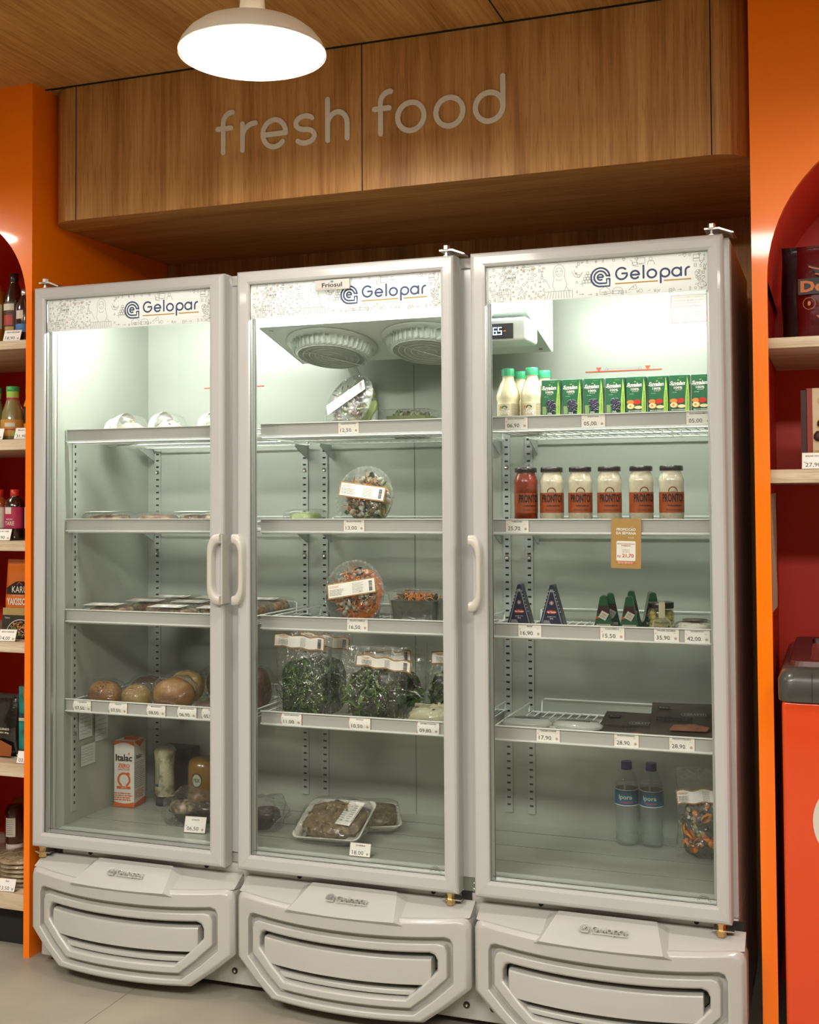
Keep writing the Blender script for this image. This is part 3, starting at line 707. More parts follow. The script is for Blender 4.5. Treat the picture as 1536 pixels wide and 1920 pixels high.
# doors
handle_m = mat('handle_plastic', '#c2bfb5', rough=.35, coat=.3)
def door(x0, w, gx0, gx1, side, badge=False):
    z0, z1, gz0, gz1 = .335, 1.903, .377, 1.866
    mb = MB(); x1 = x0 + w
    R_ = [rect(x0, x1, z0, z1, .05), rect(x0, x1, z0, z1, .012), rect(x0 + .002, x1 - .002, z0 + .002, z1 - .002, .006), rect(x0 + .006, x1 - .006, z0 + .006, z1 - .006, .0018), rect(x0 + .012, x1 - .012, z0 + .012, z1 - .012, 0),
          rect(gx0 - .008, gx1 + .008, gz0 - .008, gz1 + .008, 0), rect(gx0 - .002, gx1 + .002, gz0 - .002, gz1 + .002, .002), rect(gx0, gx1, gz0, gz1, .008)]
    mb.loft(R_, white_frame, smooth=False)
    mb.loft([rect(gx0, gx1, gz0, gz1, .0118), rect(gx0 - .004, gx1 + .004, gz0 - .004, gz1 + .004, .05), rect(x0, x1, z0, z1, .05)], alu)
    mb.loft([rect(gx0, gx1, gz0, gz1, .008), rect(gx0, gx1, gz0, gz1, .0118)], seam)
    mit = mat('mitre_line', '#b4b0a6', rough=.6)
    for (a, b) in (((x0 + .012, z0 + .012), (gx0 - .006, gz0 - .006)), ((x1 - .012, z0 + .012), (gx1 + .006, gz0 - .006)), ((x0 + .012, z1 - .012), (gx0 - .006, gz1 + .006)), ((x1 - .012, z1 - .012), (gx1 + .006, gz1 + .006))):
        mb.ribbon([a, b], .0009, mit, y=-.0003)
    d = mb.build('door', FR)
    mb = MB(); mb.quad((gx0 + .0003, .0135, gz0 + .0003), (gx1 - .0003, .0135, gz0 + .0003), (gx1 - .0003, .0135, gz1 - .0003), (gx0 + .0003, .0135, gz1 - .0003), glass)
    mb.build('glass_pane', d)
    # rubber seal / spacer strip behind the glass
    mb = MB(); mb.loft([rect(gx0 - .003, gx1 + .003, gz0 - .003, gz1 + .003, .026), rect(gx0 + .006, gx1 - .006, gz0 + .006, gz1 - .006, .026), rect(gx0 + .006, gx1 - .006, gz0 + .006, gz1 - .006, .034)], alu)
    mb.ribbon([(gx0 + .0065, gz0), (gx0 + .0065, gz1)], .0014, seam, y=.0255); mb.ribbon([(gx0, gz0 + .0065), (gx1, gz0 + .0065)], .0012, seam, y=.0255)
    mb.build('spacer_frame', d)
    o = bpy.data.objects.new('printed_strip', BM); sc.collection.objects.link(o); o.parent = d
    o.location = (gx0 + .0005, .0122, gz1 - BH); o.scale = ((gx1 - gx0 - .001) / BW, 1, 1)
    # handle: C-shaped grip on the free edge
    hx = x1 if side == 'R' else x0; sg = -1 if side == 'R' else 1
    oz0, oz1 = 1.024, 1.210
    out = [(0, oz1), (.010, oz1)] + [(.010 + .026 * math.sin(t), oz1 - .045 * (1 - math.cos(t))) for t in [PI / 2 * i / 7 for i in range(1, 8)]] + [(.036 - .026 * (1 - math.cos(t)), oz0 + .045 - .045 * math.sin(t)) for t in [PI / 2 * i / 7 for i in range(0, 8)]] + [(0, oz0)]
    ins = [(0, oz1 - .024), (.004, oz1 - .025)] + [(.004 + .018 * math.sin(t), oz1 - .025 - .035 * (1 - math.cos(t))) for t in [PI / 2 * i / 7 for i in range(1, 8)]] + [(.022 - .018 * (1 - math.cos(t)), oz0 + .060 - .035 * math.sin(t)) for t in [PI / 2 * i / 7 for i in range(0, 8)]] + [(0, oz0 + .024)]
    mb = MB()
    if side == 'R':
        tx = lambda a: hx + .0005 - a * 1.05
    else: tx = lambda a: hx - .002 + a * .85
    A = [(tx(a), z) for a, z in out]; B = [(tx(a), z) for a, z in ins]
    def shrink(P, Q, k): return [(p[0] + (q[0] - p[0]) * k, p[1] + (q[1] - p[1]) * k) for p, q in zip(P, Q)]
    L_ = [[(x, .006, z) for x, z in A], [(x, -.016, z) for x, z in A], [(x, -.022, z) for x, z in shrink(A, B, .14)], [(x, -.022, z) for x, z in shrink(A, B, .82)], [(x, -.018, z) for x, z in B], [(x, .006, z) for x, z in B]]
    mb.loft(L_, handle_m, closed=False, smooth=True)
    n_ = len(A)
    for e in (0, n_ - 1):
        q = [r[e] for r in L_]; mb.add(q, [tuple(range(len(q)))], handle_m)
    if side == 'R': mb.box(hx + .0005, hx + .004, -.010, .03, oz0 + .002, oz1 - .002, handle_m)
    mb.build('handle', d, bevel=0)
    # hinge hardware on the other end
    hx = x0 + .022 if side == 'R' else x1 - .026
    mb = MB(); s2 = 1 if side == 'R' else .6
    mb.lathe([(.010, 1.903), (.010, 1.906), (.005, 1.907), (.004, 1.917), (.012, 1.918), (.014, 1.921), (.009, 1.922), (.009, 1.931), (.007, 1.933)], zinc, c=(hx, .028, 0), n=6, smooth=False)
    mb.plate([(hx - .016, 1.917), (hx + .016, 1.917), (hx + .045, 1.906), (hx + .05, 1.906), (hx + .05, 1.908), (hx + .018, 1.921), (hx - .016, 1.921)], .018, .09, zinc)
    mb.build('hinge', d)
    mb = MB(); mb.lathe([(.012, .335), (.012, .330), (.010, .330), (.010, .320), (.017, .319), (.018, .316), (.011, .315), (.012, .304), (.008, .302)], brass, c=(hx, .026, 0), n=6, smooth=False)
    mb.plate([(hx - .018, .317), (hx + .03, .317), (hx + .03, .320), (hx - .018, .320)], .015, .06, zinc)
    mb.box(hx + .022, hx + .048, .046, .0505, .306, .333, dark)
    mb.build('hinge', d)
    if badge:
        mb = MB(); mb.box(.876, .972, -.0035, .004, 1.8365, 1.862, mat('badge_silver', '#b9b6ae', rough=.35, metal=.3)); mb.M = Matrix.Translation((0, -.0038, 0))
        mb.text('Friosul', .924, 1.8485, w=.056, h=.0115, m=ink, bold=.02)
        for i in range(6):
            a = PI * i / 6; mb.ribbon([(.924 - .005 * math.cos(a), 1.857 - .0035 * math.sin(a)), (.924 + .005 * math.cos(a), 1.857 + .0035 * math.sin(a))], .0007, mat('badge_blue', '#3f7f95'))
        grey_lines(mb, .884, .964, 1.8385, 1.8405, 1, m=doodle_ink)
        mb.build('badge', d, bevel=0)
    return d
d1 = door(0, .606, .040, .565, 'R'); d2 = door(.645, .604, .684, 1.214, 'L', True); d3 = door(1.290, .604, 1.331, 1.860, 'L')
# sticker and stamps on the glass
mb = MB(); mb.M = Matrix.Translation((0, .0128, 0))
mb.ribbon([(1.776, 1.704), (1.856, 1.704), (1.856, 1.767), (1.776, 1.767)], .001, red_print, closed=True)
for i, t in enumerate(['- As portas poderao apresentar', 'condensacao de suor ou vidros', 'acentuado, dependendo da', 'variacao da Umidade Relativa do']): mb.text(t, 1.816, 1.7625 - i * .0068, w=.072, h=.0048, m=red_print)
mb.text('Ar.', 1.783, 1.7355, h=.0042, m=red_print)
for i, t in enumerate(['- Os pes deverao ser regulados e', 'nivelados de modo que o', 'expositor fique levemente', 'inclinado para tras.']): mb.text(t, 1.816 if i < 3 else 1.803, 1.7275 - i * .0068, w=.072 if i < 3 else .045, h=.0048, m=red_print)
mb.build('warning_sticker', d3)
for d, x in ((d2, 1.188), (d3, 1.832)):
    mb = MB(); mb.M = Matrix.Translation((0, .0128, 0)); mb.ribbon(arc(x, .382, .014, .014, 0, 180, 14), .0012, doodle_ink); mb.ribbon(arc(x, .382, .0105, .0105, 10, 170, 14), .0016, doodle_ink); mb.text('NBR', x, .386, w=.008, m=doodle_ink); mb.build('glass_stamp', d)
# lower grilles
slot_dark = mat('slot_dark', '#4a473d', rough=.9)
def grille(x0, w):
    zt, zb, ch = .288, .040, .112
    NX = 16
    def bow(x): u = (x - x0) / w * 2 - 1; return -.052 * (1 - abs(u) ** 2.2)
    def sag(x): u = (x - x0) / w * 2 - 1; return -.008 * (1 - u * u)
    def ring(m, mt, mbm, d, rc=.02):
        xa, xb = x0 + m, x0 + w - m; ta, ba = zt - mt, zb + mbm; c = ch - m * .45; cz = .078 - m * .12
        P = [(xa, ta - rc)] + [(xa + rc * .3, ta - rc * .3), (xa + rc, ta)]
        P += [(xa + rc + (xb - xa - 2 * rc) * i / NX, ta) for i in range(1, NX)]
        P += [(xb - rc, ta), (xb - rc * .3, ta - rc * .3), (xb, ta - rc)]
        P += [(xb, ba + cz + (ta - ba - cz) * .3), (xb, ba + cz), (xb - c * .5, ba + cz * .46), (xb - c, ba)]
        P += [(xb - c - (xb - xa - 2 * c) * i / NX, ba) for i in range(1, NX)]
        P += [(xa + c, ba), (xa + c * .5, ba + cz * .46), (xa, ba + cz), (xa, ba + cz + (ta - ba - cz) * .3)]
        return [(x, d + bow(x), z + sag(x)) for x, z in P]
    def flat(P, y): return [(x, y, z) for x, _, z in P]
    o = ring(0, 0, 0, -.004)
    mb = MB()
    top = [(x, .035 if z > zt - .03 else .045, z + (.022 if z > zt - .03 else 0)) for x, _, z in ring(0.002, 0, 0, 0)]
    mb.loft([flat(o, .05), o, ring(.010, .008, .008, -.014), ring(.040, .042, .020, -.014), ring(.0425, .0445, .0235, .010),
             ring(.053, .056, .034, .010), ring(.055, .058, .036, -.012), ring(.074, .076, .054, -.012), ring(.078, .080, .056, -.006), ring(.080, .082, .058, .02)], white_plastic)
    g = mb.build('grille', FR, bevel=.0035, seg=3)
    mb = MB(); P = ring(.083, .083, .059, .02); mb.add(P, [tuple(range(len(P)))], slot_dark); mb.build('grille_recess', g)
    # louvre blades
    def blade(za, zb2, xa, xb, d0, d1):
        rings = []
        for i in range(NX + 1):
            x = xa + (xb - xa) * i / NX; rings.append([(x, d1 + .014 + bow(x), za + sag(x)), (x, d0 + bow(x), za - .002 + sag(x)), (x, d0 - .003 + bow(x), za - .008 + sag(x)), (x, d0 - .003 + bow(x), zb2 + .004 + sag(x)), (x, d1 + .014 + bow(x), zb2 + sag(x))])
        mb.loft(rings, white_plastic, closed=False, smooth=False, caps=(True, True))
    mb = MB(); blade(zt - .094, zb + .086, x0 + .092, x0 + w - .092, -.004, .012); blade(zb + .076, zb + .058, x0 + .13, x0 + w - .13, .004, .02); mb.build('louvre', g, bevel=.002)
    # sloping top cap of the grille
    mb = MB(); R0, R1 = [], []
    for i in range(NX + 1):
        x = x0 + .004 + (w - .008) * i / NX; R0.append((x, -.002 + bow(x) + .0, zt - .002 + sag(x))); R1.append((x, .046, zt + .024))
    mb.loft([R0, R1], white_plastic, closed=False, smooth=True)
    mb.add([R0[0], R1[0], (x0 + .004, .05, zt - .01)], [(0, 1, 2)], white_plastic); mb.add([R0[-1], (x0 + w - .004, .05, zt - .01), R1[-1]], [(0, 1, 2)], white_plastic)
    mb.build('grille_top', g)
    # badge plateau with chrome lettering
    xa, xb = x0 + w * .27, x0 + w * .73; yb = bow(x0 + w / 2) - .002
    def tp(x, z, y): return (x, y, z)
    mb = MB()
    F0 = [tp(xa + .03, .320, .022), tp(xb - .03, .320, .022), tp(xb - .004, .279, yb - .020), tp(xa + .004, .279, yb - .020)]
    F1 = [tp(xa + .006, .309, .03), tp(xb - .006, .309, .03), tp(xb + .018, .264, bow(xb) - .010), tp(xa - .018, .264, bow(xa) - .010)]
    mid = lambda F, n=8: [tuple(Vector(F[0]).lerp(Vector(F[1]), i / n)) for i in range(n + 1)] + [tuple(Vector(F[2]).lerp(Vector(F[3]), i / n) + Vector((0, -.003 * math.sin(PI * i / n), -.003 * math.sin(PI * i / n)))) for i in range(n + 1)]
    a, b = mid(F0), mid(F1)
    mb.loft([b, a], white_plastic, smooth=False); mb.add(a, [tuple(range(len(a)))], white_plastic)
    pb = mb.build('badge_plate', g, bevel=.004, seg=3)
    ang = math.atan2(.022 - (yb - .020), .320 - .279)
    mb = MB(Matrix.Translation((x0 + w * .5, (.022 + yb - .020) / 2 - .004, .303)) @ Matrix.Rotation(-ang, 4, 'X'))
    emblem(mb, -.056, -.0095, .024, chrome, st=.11, y=-.003, y1=.001); gelopar(mb, -.026, -.006, .084, chrome, .26, y=-.003, y1=.001)
    mb.box(-.026, .058, -.0025, .001, -.0105, -.0093, chrome)
    mb.build('chrome_lettering', pb)
    for k in (.24, .82): mb = MB(); mb.lathe([(.006, -.003), (.006, .002)], dark, c=(x0 + w * k, .049, .322), axis='Y', n=12); mb.build('screw', FR)
    for xx in (x0 + .03, x0 + w - .03): mb = MB(); mb.lathe([(.0085, -.0012), (.0085, .002)], slot_dark, c=(xx, .049, .055), axis='Y', n=16); mb.lathe([(.004, -.002), (.004, .002)], zinc, c=(xx + .002, .0485, .055), axis='Y', n=12); mb.build('screw', FR)
for k in range(3): grille(.012 + k * .6405, .632)
mb = MB(); mb.box(1.2505, 1.289, .0500, .0516, .330, .3655, mat('hinge_plate', '#7d8474', rough=.5, metal=.4))
for z in (.342, .356): mb.lathe([(.0035, -.002), (.0035, .001)], zinc, c=(1.277, .05, z), axis='Y', n=10)
mb.build('hinge_plate', FR)
# ================================================================ goods: helpers
BZ = [1.4724, 1.2144, .9544, .6984]; FZ = .3695
def wrapR(R, cx=0, cy=0): return lambda v: (cx + (R - v.y) * math.sin(v.x / R), cy - (R - v.y) * math.cos(v.x / R), v.z)
def strip(mb, x0, x1, z0, z1, m, n=12, y=0, wob=0):
    V = []; F = []
    for i in range(n + 1):
        x = x0 + (x1 - x0) * i / n; dy = wob * math.sin(x * 120 + 1) if wob else 0; V += [(x, y + dy, z0 + dy * .6), (x, y + dy, z1 + dy * .9)]
    for i in range(n): F.append((2 * i, 2 * i + 2, 2 * i + 3, 2 * i + 1))
    mb.add(V, F, m, True)
def price_tag(x, zt, name, price, label, w=.060, curl=0.0, dz=0.0):
    mb = MB(); z0, z1 = -.0155, .0150
    n = 6; V = []; F = []
    for j in range(n + 1):
        z = z0 + (z1 - z0) * j / n; y = -curl * math.sin(PI * j / n)
        V += [(-w / 2, y, z), (w / 2, y, z)]
    for j in range(n): F.append((2 * j, 2 * j + 1, 2 * j + 3, 2 * j + 2))
    mb.add(V, F, paper, True); mb.box(-w / 2 - .0006, -w / 2 + .0006, -curl * .6 - .0003, .0002, z0, z1, tan_edge); mb.box(w / 2 - .0006, w / 2 + .0006, -curl * .6 - .0003, .0002, z0, z1, tan_edge)
    mb.warp = lambda v: (v.x, v.y - curl * math.sin(PI * min(1, max(0, (v.z - z0) / (z1 - z0)))) - .0003, v.z)
    mb.text(name, 0, .0108, w=min(w * .72, len(name) * .0034), h=.0036, m=ink, y=-.0002, bold=.01)
    mb.text('R$', -w * .42, .0035, h=.0022, m=ink, y=-.0002); mb.text('un', w * .14, -.0105, h=.0012, w=.004, m=doodle_ink, y=-.0002)
    mb.text('200g', w * .32, .0048, h=.0018, m=doodle_ink, y=-.0002)
    mb.text(price, -w * .13, -.0070, w=w * .52, h=.0112, m=ink, y=-.0002, bold=.0)
    mb.poly([(w * .36 + .0033 * math.cos(i * PI / 6), -.0003, -.0075 + .0033 * math.sin(i * PI / 6)) for i in range(12)], mat('tag_dot', '#b5a596', rough=.7))
    return mb.build('price_tag', loc=(x, .1092, zt - .0178 + dz), label=label, cat='price tag', group=None)
acrylic = film('acrylic', tint=(.95, .96, .95), rough=.05, bump=0)
def price_stand(x, y, z, name, price, label, rz=0, w=.060, h=.040, tilt=.3):
    t = thing('price_tag_stand', label, 'price tag', (x, y, z), rz)
    c, s_ = math.cos(tilt), math.sin(tilt)
    mb = MB(Matrix.Rotation(-tilt, 4, 'X')); 
    mb.quad((-w / 2, 0, .001), (w / 2, 0, .001), (w / 2, 0, h), (-w / 2, 0, h), paper); mb.ribbon([(-w / 2, .001), (w / 2, .001), (w / 2, h), (-w / 2, h)], .0009, tan_edge, y=-.0003, closed=True)
    mb.text(name, 0, h * .80, w=min(w * .75, len(name) * .0038), h=.0042, m=ink, y=-.0004, bold=.01); mb.text('R$', -w * .4, h * .42, h=.0026, m=ink, y=-.0004)
    mb.text(price, -w * .1, h * .25, w=w * .55, h=.0115, m=ink, y=-.0004)
    mb.poly([(w * .36 + .0035 * math.cos(i * PI / 6), -.0004, h * .22 + .0035 * math.sin(i * PI / 6)) for i in range(12)], 'tag_dot')
    mb.build('price_card', t)
    mb = MB(); 
    mb.box(-w / 2 - .002, w / 2 + .002, -.001, .028, 0, .0012, acrylic)
    mb.M = Matrix.Rotation(-tilt, 4, 'X'); mb.box(-w / 2 - .002, w / 2 + .002, .0006, .0018, 0, h + .006, acrylic)
    mb.build('acrylic_holder', t)
    return t
def flat_label(mb, w, h, seed=0, y=0, border=True, wob=0.0):
    """white store label, orange and green border, bars and small print, centred on the origin"""
    n = 14
    if border:
        strip(mb, -w / 2, w / 2, -h / 2, h / 2, label_orange, n, y, wob); strip(mb, -w / 2 + .0016, w / 2 - .0016, -h / 2 + .0016, h / 2 - .0016, label_green, n, y - .0003, wob)
    strip(mb, -w / 2 + .0028, w / 2 - .0028, -h / 2 + .0028, h / 2 - .0028, paper, n, y - .0006, wob)
    Y = y - .001
    grey_lines(mb, -w * .46, -w * .22, h * .18, h * .34, 2, m=label_orange, y=Y, seed=seed); grey_lines(mb, -w * .46, -w * .15, -h * .32, h * .1, 5, m=doodle_ink, y=Y, seed=seed + 1)
    grey_lines(mb, w * .02, w * .26, -h * .34, h * .34, 8, m=doodle_ink, y=Y, seed=seed + 2, th=.25)
    rnd = random.Random(seed + 3)
    z = -h * .33
    while z < h * .33:
        d = rnd.uniform(.0006, .0018); mb.quad((w * .36, Y, z), (w * .43, Y, z), (w * .43, Y, z + d), (w * .36, Y, z + d), ink); z += d + rnd.uniform(.0006, .0016)
# ---------------------------------------------------------------- right door, top shelf: pale juice bottles
juice = mat('pale_juice', '#e9e3bb', rough=.35, coat=.6)
capg = mat('cap_green', '#3fae7c', rough=.4)
def suq_bottle():
    t = thing('juice_bottle', '', 'bottle')
    mb = MB(); mb.lathe([(0, 0), (.026, 0), (.029, .004), (.0288, .066), (.0275, .072), (.0298, .080), (.0300, .090), (.027, .102), (.0205, .120), (.0148, .130), (.0142, .142)], juice, n=32); mb.build('bottle_body', t)
    mb = MB(); mb.lathe([(.0160, .139), (.0165, .141), (.0160, .156), (.0145, .158), (0, .158)], capg, n=28)
    for i in range(28): a = 2 * PI * i / 28; mb.box(-.0004, .0004, -.0168, -.0158, .1405, .155, capg) if False else mb.add([(.0169 * math.cos(a), .0169 * math.sin(a), .141), (.0160 * math.cos(a + .06), .0160 * math.sin(a + .06), .141), (.0160 * math.cos(a + .06), .0160 * math.sin(a + .06), .155), (.0167 * math.cos(a), .0167 * math.sin(a), .155)], [(0, 1, 2, 3)], capg)
    mb.build('cap', t)
    mb = MB(Matrix.Translation((0, 0, .0215))); mb.warp = wrapR(.0292); strip(mb, -.040, .040, -.018, .045, mat('suq_label', '#cfc2a0', rough=.5), 20)
    mb.poly([(-.010 + .008 * math.cos(a), -.0003, .036 + .0045 * math.sin(a)) for a in [i * PI / 6 for i in range(12)]], label_green)
    mb.poly([(-.021 + .005 * math.cos(a), -.0002, .034 + .006 * math.sin(a)) for a in [i * PI / 6 for i in range(12)]], mat('suq_tan', '#b8935c', rough=.6))
    mb.text('Suq', -.008, .024, w=.022, h=.017, m=paper, y=-.0005, bold=.03, slant=.2); grey_lines(mb, .008, .026, .012, .046, 10, m=doodle_ink, y=-.0004, seed=3); mb.build('label', t)
    return t
b0 = suq_bottle(); b0.location = (1.345, .155, BZ[0]); b0.rotation_euler = (0, 0, .25)
G_ = 'pale juice bottles on the top shelf'
b0['label'] = 'pale yellow juice bottle with green cap, front left one on the top shelf'; b0['group'] = G_
dup(b0, (1.4075, .155, BZ[0]), .3, 'pale yellow juice bottle with green cap, front one touching the green cartons', G_)
dup(b0, (1.357, .232, BZ[0]), .1, 'pale yellow juice bottle standing behind the front left bottle', G_)
dup(b0, (1.4215, .232, BZ[0]), .2, 'pale yellow juice bottle behind the front bottle beside the cartons', G_)
dup(b0, (1.372, .318, BZ[0]), .0, 'rearmost pale juice bottle, its green cap just showing between the others', G_)
# juice cartons
carton_g = mat('carton_green', '#135c37', rough=.35, coat=.3); leaf_g = mat('leaf_green', '#9bbf4d', rough=.5)
grape = mat('grape', '#2b2440', rough=.3, coat=.5); apple = mat('apple_red', '#b52a1c', rough=.35); peach = mat('peach', '#dd8335', rough=.5); flesh = mat('flesh', '#e0d7a5', rough=.5)
def carton(kind):
    t = thing('juice_carton', '', 'carton'); w, d, h = .0485, .037, .124
    mb = MB(); mb.box(-w / 2, w / 2, 0, d, 0, h, carton_g); mb.build('carton_body', t, bevel=.002)
    mb = MB(); mb.M = Matrix.Translation((0, 0, .031)) @ Matrix.Diagonal((1, 1, .75, 1)); y = -.0004; rnd = random.Random(5)
    mb.text('Suvalan', -.004, .097, w=.036, h=.0125, m=paper, y=y, bold=.03, slant=.25); mb.ribbon([(-.019, .089), (.014, .0915)], .001, paper, y=y)
    mb.text('100%', -.003, .082, w=.020, h=.008, m=paper, y=y, bold=.02); mb.text('SUCO', -.003, .0745, w=.014, h=.003, m=paper, y=y)
    mb.poly([(-.006, y, .105), (-.002, y, .109), (.001, y, .105)], leaf_g); mb.text('NECTAR', .005, .1155, w=.012, h=.002, m=leaf_g, y=y); mb.text('sem adicao', -.011, .067, w=.011, h=.002, m=paper, y=y)
    L = [(.0125, .004), (.0135, .05), (.0165, .085), (.0185, .120), (.0215, .095), (.0235, .05), (.0235, .004)]
    mb.poly([(x, y, z) for x, z in L], leaf_g)
    M0 = mb.M; mb.M = M0 @ Matrix.Translation((.0188, 0, .045)) @ Matrix.Rotation(-PI / 2, 4, 'Y'); mb.text('o verdadeiro sabor da fruta', 0, 0, w=.062, h=.0035, m=carton_g, y=y - .0002, slant=.2); mb.M = M0
    if kind == 'grape':
        mb.poly([(-.022, y, .008), (-.012, y, .008), (-.010, y, .034), (-.022, y, .034)], mat('grape_leaf', '#7f9a62', rough=.6))
        for j in range(110):
            a, b = rnd.uniform(-.013, .012), rnd.uniform(.012, .056)
            if abs(a - .002) > .014 * (1 - max(0, (.034 - b)) / .04) or b > .056 - abs(a) * .6: continue
            mb.blob((a, y, b), .0028, .0012, .0028, grape, nu=8, nv=6)
    else:
        mb.poly([(.002 + .0095 * math.cos(a), y - .0001, .040 + .0085 * math.sin(a)) for a in [i * PI / 9 for i in range(18)]], apple)
        mb.poly([(-.014 + .009 * math.cos(a), y - .0001, .040 + .007 * math.sin(a)) for a in [i * PI / 9 for i in range(18)]], peach)
        mb.poly([(-.013 + .0095 * math.cos(a), y - .0003, .026 + .0095 * math.sin(a)) for a in [i * PI / 9 for i in range(18)]], peach)
        mb.poly([(-.014 + .0082 * math.cos(a), y - .0005, .0265 + .0085 * math.sin(a)) for a in [i * PI / 9 for i in range(18)]], flesh)
        mb.poly([(-.0145 + .003 * math.cos(a), y - .0007, .0265 + .0035 * math.sin(a)) for a in [i * PI / 5 for i in range(10)]], peach)
        mb.poly([(.005 + .0095 * math.cos(a), y - .0004, .022 + .0055 * math.sin(a)) for a in [i * PI / 9 for i in range(18)]], flesh)
        mb.poly([(.004 + .0015 * math.cos(a), y - .0002, .0755 + .0015 * math.sin(a)) for a in [i * PI / 4 for i in range(8)]], peach)
    mb.text('UVA' if kind == 'grape' else 'MACA E PESSEGO', -.003, .0105, w=.011 if kind == 'grape' else .032, h=.006 if kind == 'grape' else .004, m=paper, y=y - .001, bold=.02)
    mb.build('printed_front', t)
    mb = MB(); mb.tube([(w / 2 + .0012, .012, .02), (w / 2 + .0012, .012, .1)], .0011, mat('straw_white', '#cfd5cf', rough=.4), n=6); mb.build('straw', t); return t
c0 = carton('grape'); c1 = carton('apple')
cg = [1.460, 1.5135, 1.568, 1.6215]; ca = [1.673, 1.7255, 1.777, 1.829]
lg = ['green grape juice carton beside the pale juice bottles', 'green grape juice carton, second to the right of the pale bottles', 'green grape juice carton, third to the right of the pale bottles', 'green grape juice carton next to the first carton with apples']
la = ['green apple and peach juice carton next to the grape cartons', 'green apple and peach carton, second counting from the grape cartons', 'green apple and peach carton, second from the right door frame', 'green apple and peach carton against the right door frame']
for i in range(4):
    for base, xs, ls, g in ((c0, cg, lg, 'grape juice cartons on the top shelf'), (c1, ca, la, 'apple and peach juice cartons on the top shelf')):
        o = base if i == 0 else dup(base, (0, 0, 0)); o.location = (xs[i], .138 + .002 * (i % 2), BZ[0]); o.rotation_euler = (0, 0, .02 * ((i % 3) - 1)); o['label'] = ls[i]; o['group'] = g
# ---------------------------------------------------------------- jars of sauce
cream = ramp_mat('cream_sauce', [(.25, '#4a4a38'), (.36, '#bdb79c'), (.6, '#cfcab2')], scale=55, rough=.3, detail=3, coat=.8)
tomato = ramp_mat('tomato_sauce', [(.3, '#6a2008'), (.6, '#8c3410')], scale=30, rough=.3, coat=.3)
lid_dark = mat('lid_dark', '#17150f', rough=.3, coat=.3)
jar_label = mat('jar_label', '#94461c', rough=.55); jar_ink = mat('jar_ink', '#1c130c', rough=.6)
def sauce_jar(content):
    t = thing('sauce_jar', '', 'jar')
    mb = MB(); mb.lathe([(0, 0), (.026, 0), (.0298, .004), (.0298, .118), (.0305, .122), (.0305, .128), (.0275, .138), (.0235, .147), (.0235, .152)], content, n=36); mb.build('jar_body', t)
    mb = MB(); mb.lathe([(.0275, .150), (.0282, .151), (.0282, .160), (.027, .1625), (0, .1625)], lid_dark, n=36); mb.build('lid', t)
    mb = MB(); mb.M = Matrix.Translation((0, 0, .010)); mb.warp = wrapR(.0302); strip(mb, -.046, .046, .038, .088, jar_label, 24)
    mb.poly([(.0 + .0115 * math.cos(a), -.0003, .090 + .0115 * math.sin(a)) for a in [i * PI / 12 for i in range(13)]] , jar_label); mb.ribbon(arc(0, .089, .0105, .0105, 0, 360, 18), .0008, jar_ink, y=-.0009)
    mb.text('MOLHOS', 0, .0895, w=.013, h=.002, m=jar_ink, y=-.001)
    mb.text('PRONTO!', .001, .074, w=.055, h=.0205, m=jar_ink, y=-.0005, bold=.035); mb.text('ORIGENS', .004, .0555, w=.034, h=.0042, m=jar_ink, y=-.0005, bold=.03)
    mb.text('Receita italiana', .006, .0455, w=.044, h=.0045, m=mat('jar_ink_soft', '#5a2a10', rough=.6), y=-.0005, slant=.3); mb.build('label', t); return t
j0 = sauce_jar(tomato); j0.location = (1.3885, .158, BZ[1]); j0.rotation_euler = (0, 0, .5); j0['label'] = 'jar of red tomato sauce with orange label and dark lid'
j1 = sauce_jar(cream); G_ = 'jars of cream coloured sauce'
for i, (x, r) in enumerate([(1.4555, .2), (1.528, .22), (1.601, .2), (1.679, .42), (1.7525, .24)]):
    o = j1 if i == 0 else dup(j1, (0, 0, 0)); o.location = (x, .158, BZ[1]); o.rotation_euler = (0, 0, r); o['group'] = G_
    o['label'] = ['cream sauce jar with orange label next to the red tomato sauce jar', 'cream sauce jar, second to the right of the red sauce jar', 'cream sauce jar directly left of the hanging brown promotion card', 'cream sauce jar directly above the hanging brown promotion card', 'last cream sauce jar on the right of the row'][i]
# hanging promotion card
kraft = mat('kraft', '#b08a4c', rough=.7)
mb = MB(); mb.box(-.036, .036, 0, .0008, -.118, .002, kraft); y = -.0004
mb.text('PROMOCAO', 0, -.024, w=.046, h=.0068, m=paper, y=y, bold=.03); mb.text('DA SEMANA', 0, -.033, w=.048, h=.0068, m=paper, y=y, bold=.03); mb.ribbon(arc(.0135, -.0185, .002, .001, 180, 20, 4), .0008, paper, y=y); mb.text('fresh', .012, -.0435, w=.014, h=.003, m=paper, y=y)
mb.poly([(x, y, z) for x, z in rrect(-.023, .023, -.100, -.052, .003)], paper); mb.box(-.022, .022, y - .0001, y + .0003, -.1075, -.101, mat('promo_orange', '#cc6230', rough=.6))
mb.text('MOLHO GORGONZOLA E', 0, -.059, w=.042, h=.003, m=red_print, y=y - .0002, bold=.02); mb.text('PARMESAO', 0, -.0635, w=.022, h=.003, m=red_print, y=y - .0002, bold=.02)
mb.text('DE R$ 25,70', 0, -.0735, w=.018, h=.0024, m=ink, y=y - .0002); mb.text('POR APENAS', 0, -.0785, w=.018, h=.0024, m=ink, y=y - .0002); mb.text('R$', -.0165, -.0895, w=.008, h=.006, m=red_print, y=y - .0002, bold=.02); mb.text('21,70', .005, -.088, w=.028, h=.0105, m=mat('promo_orange2', '#c85a24', rough=.6), y=y - .0002, bold=.035)
grey_lines(mb, -.020, .020, -.107, -.1015, 2, m=paper, y=y - .0003, seed=8)
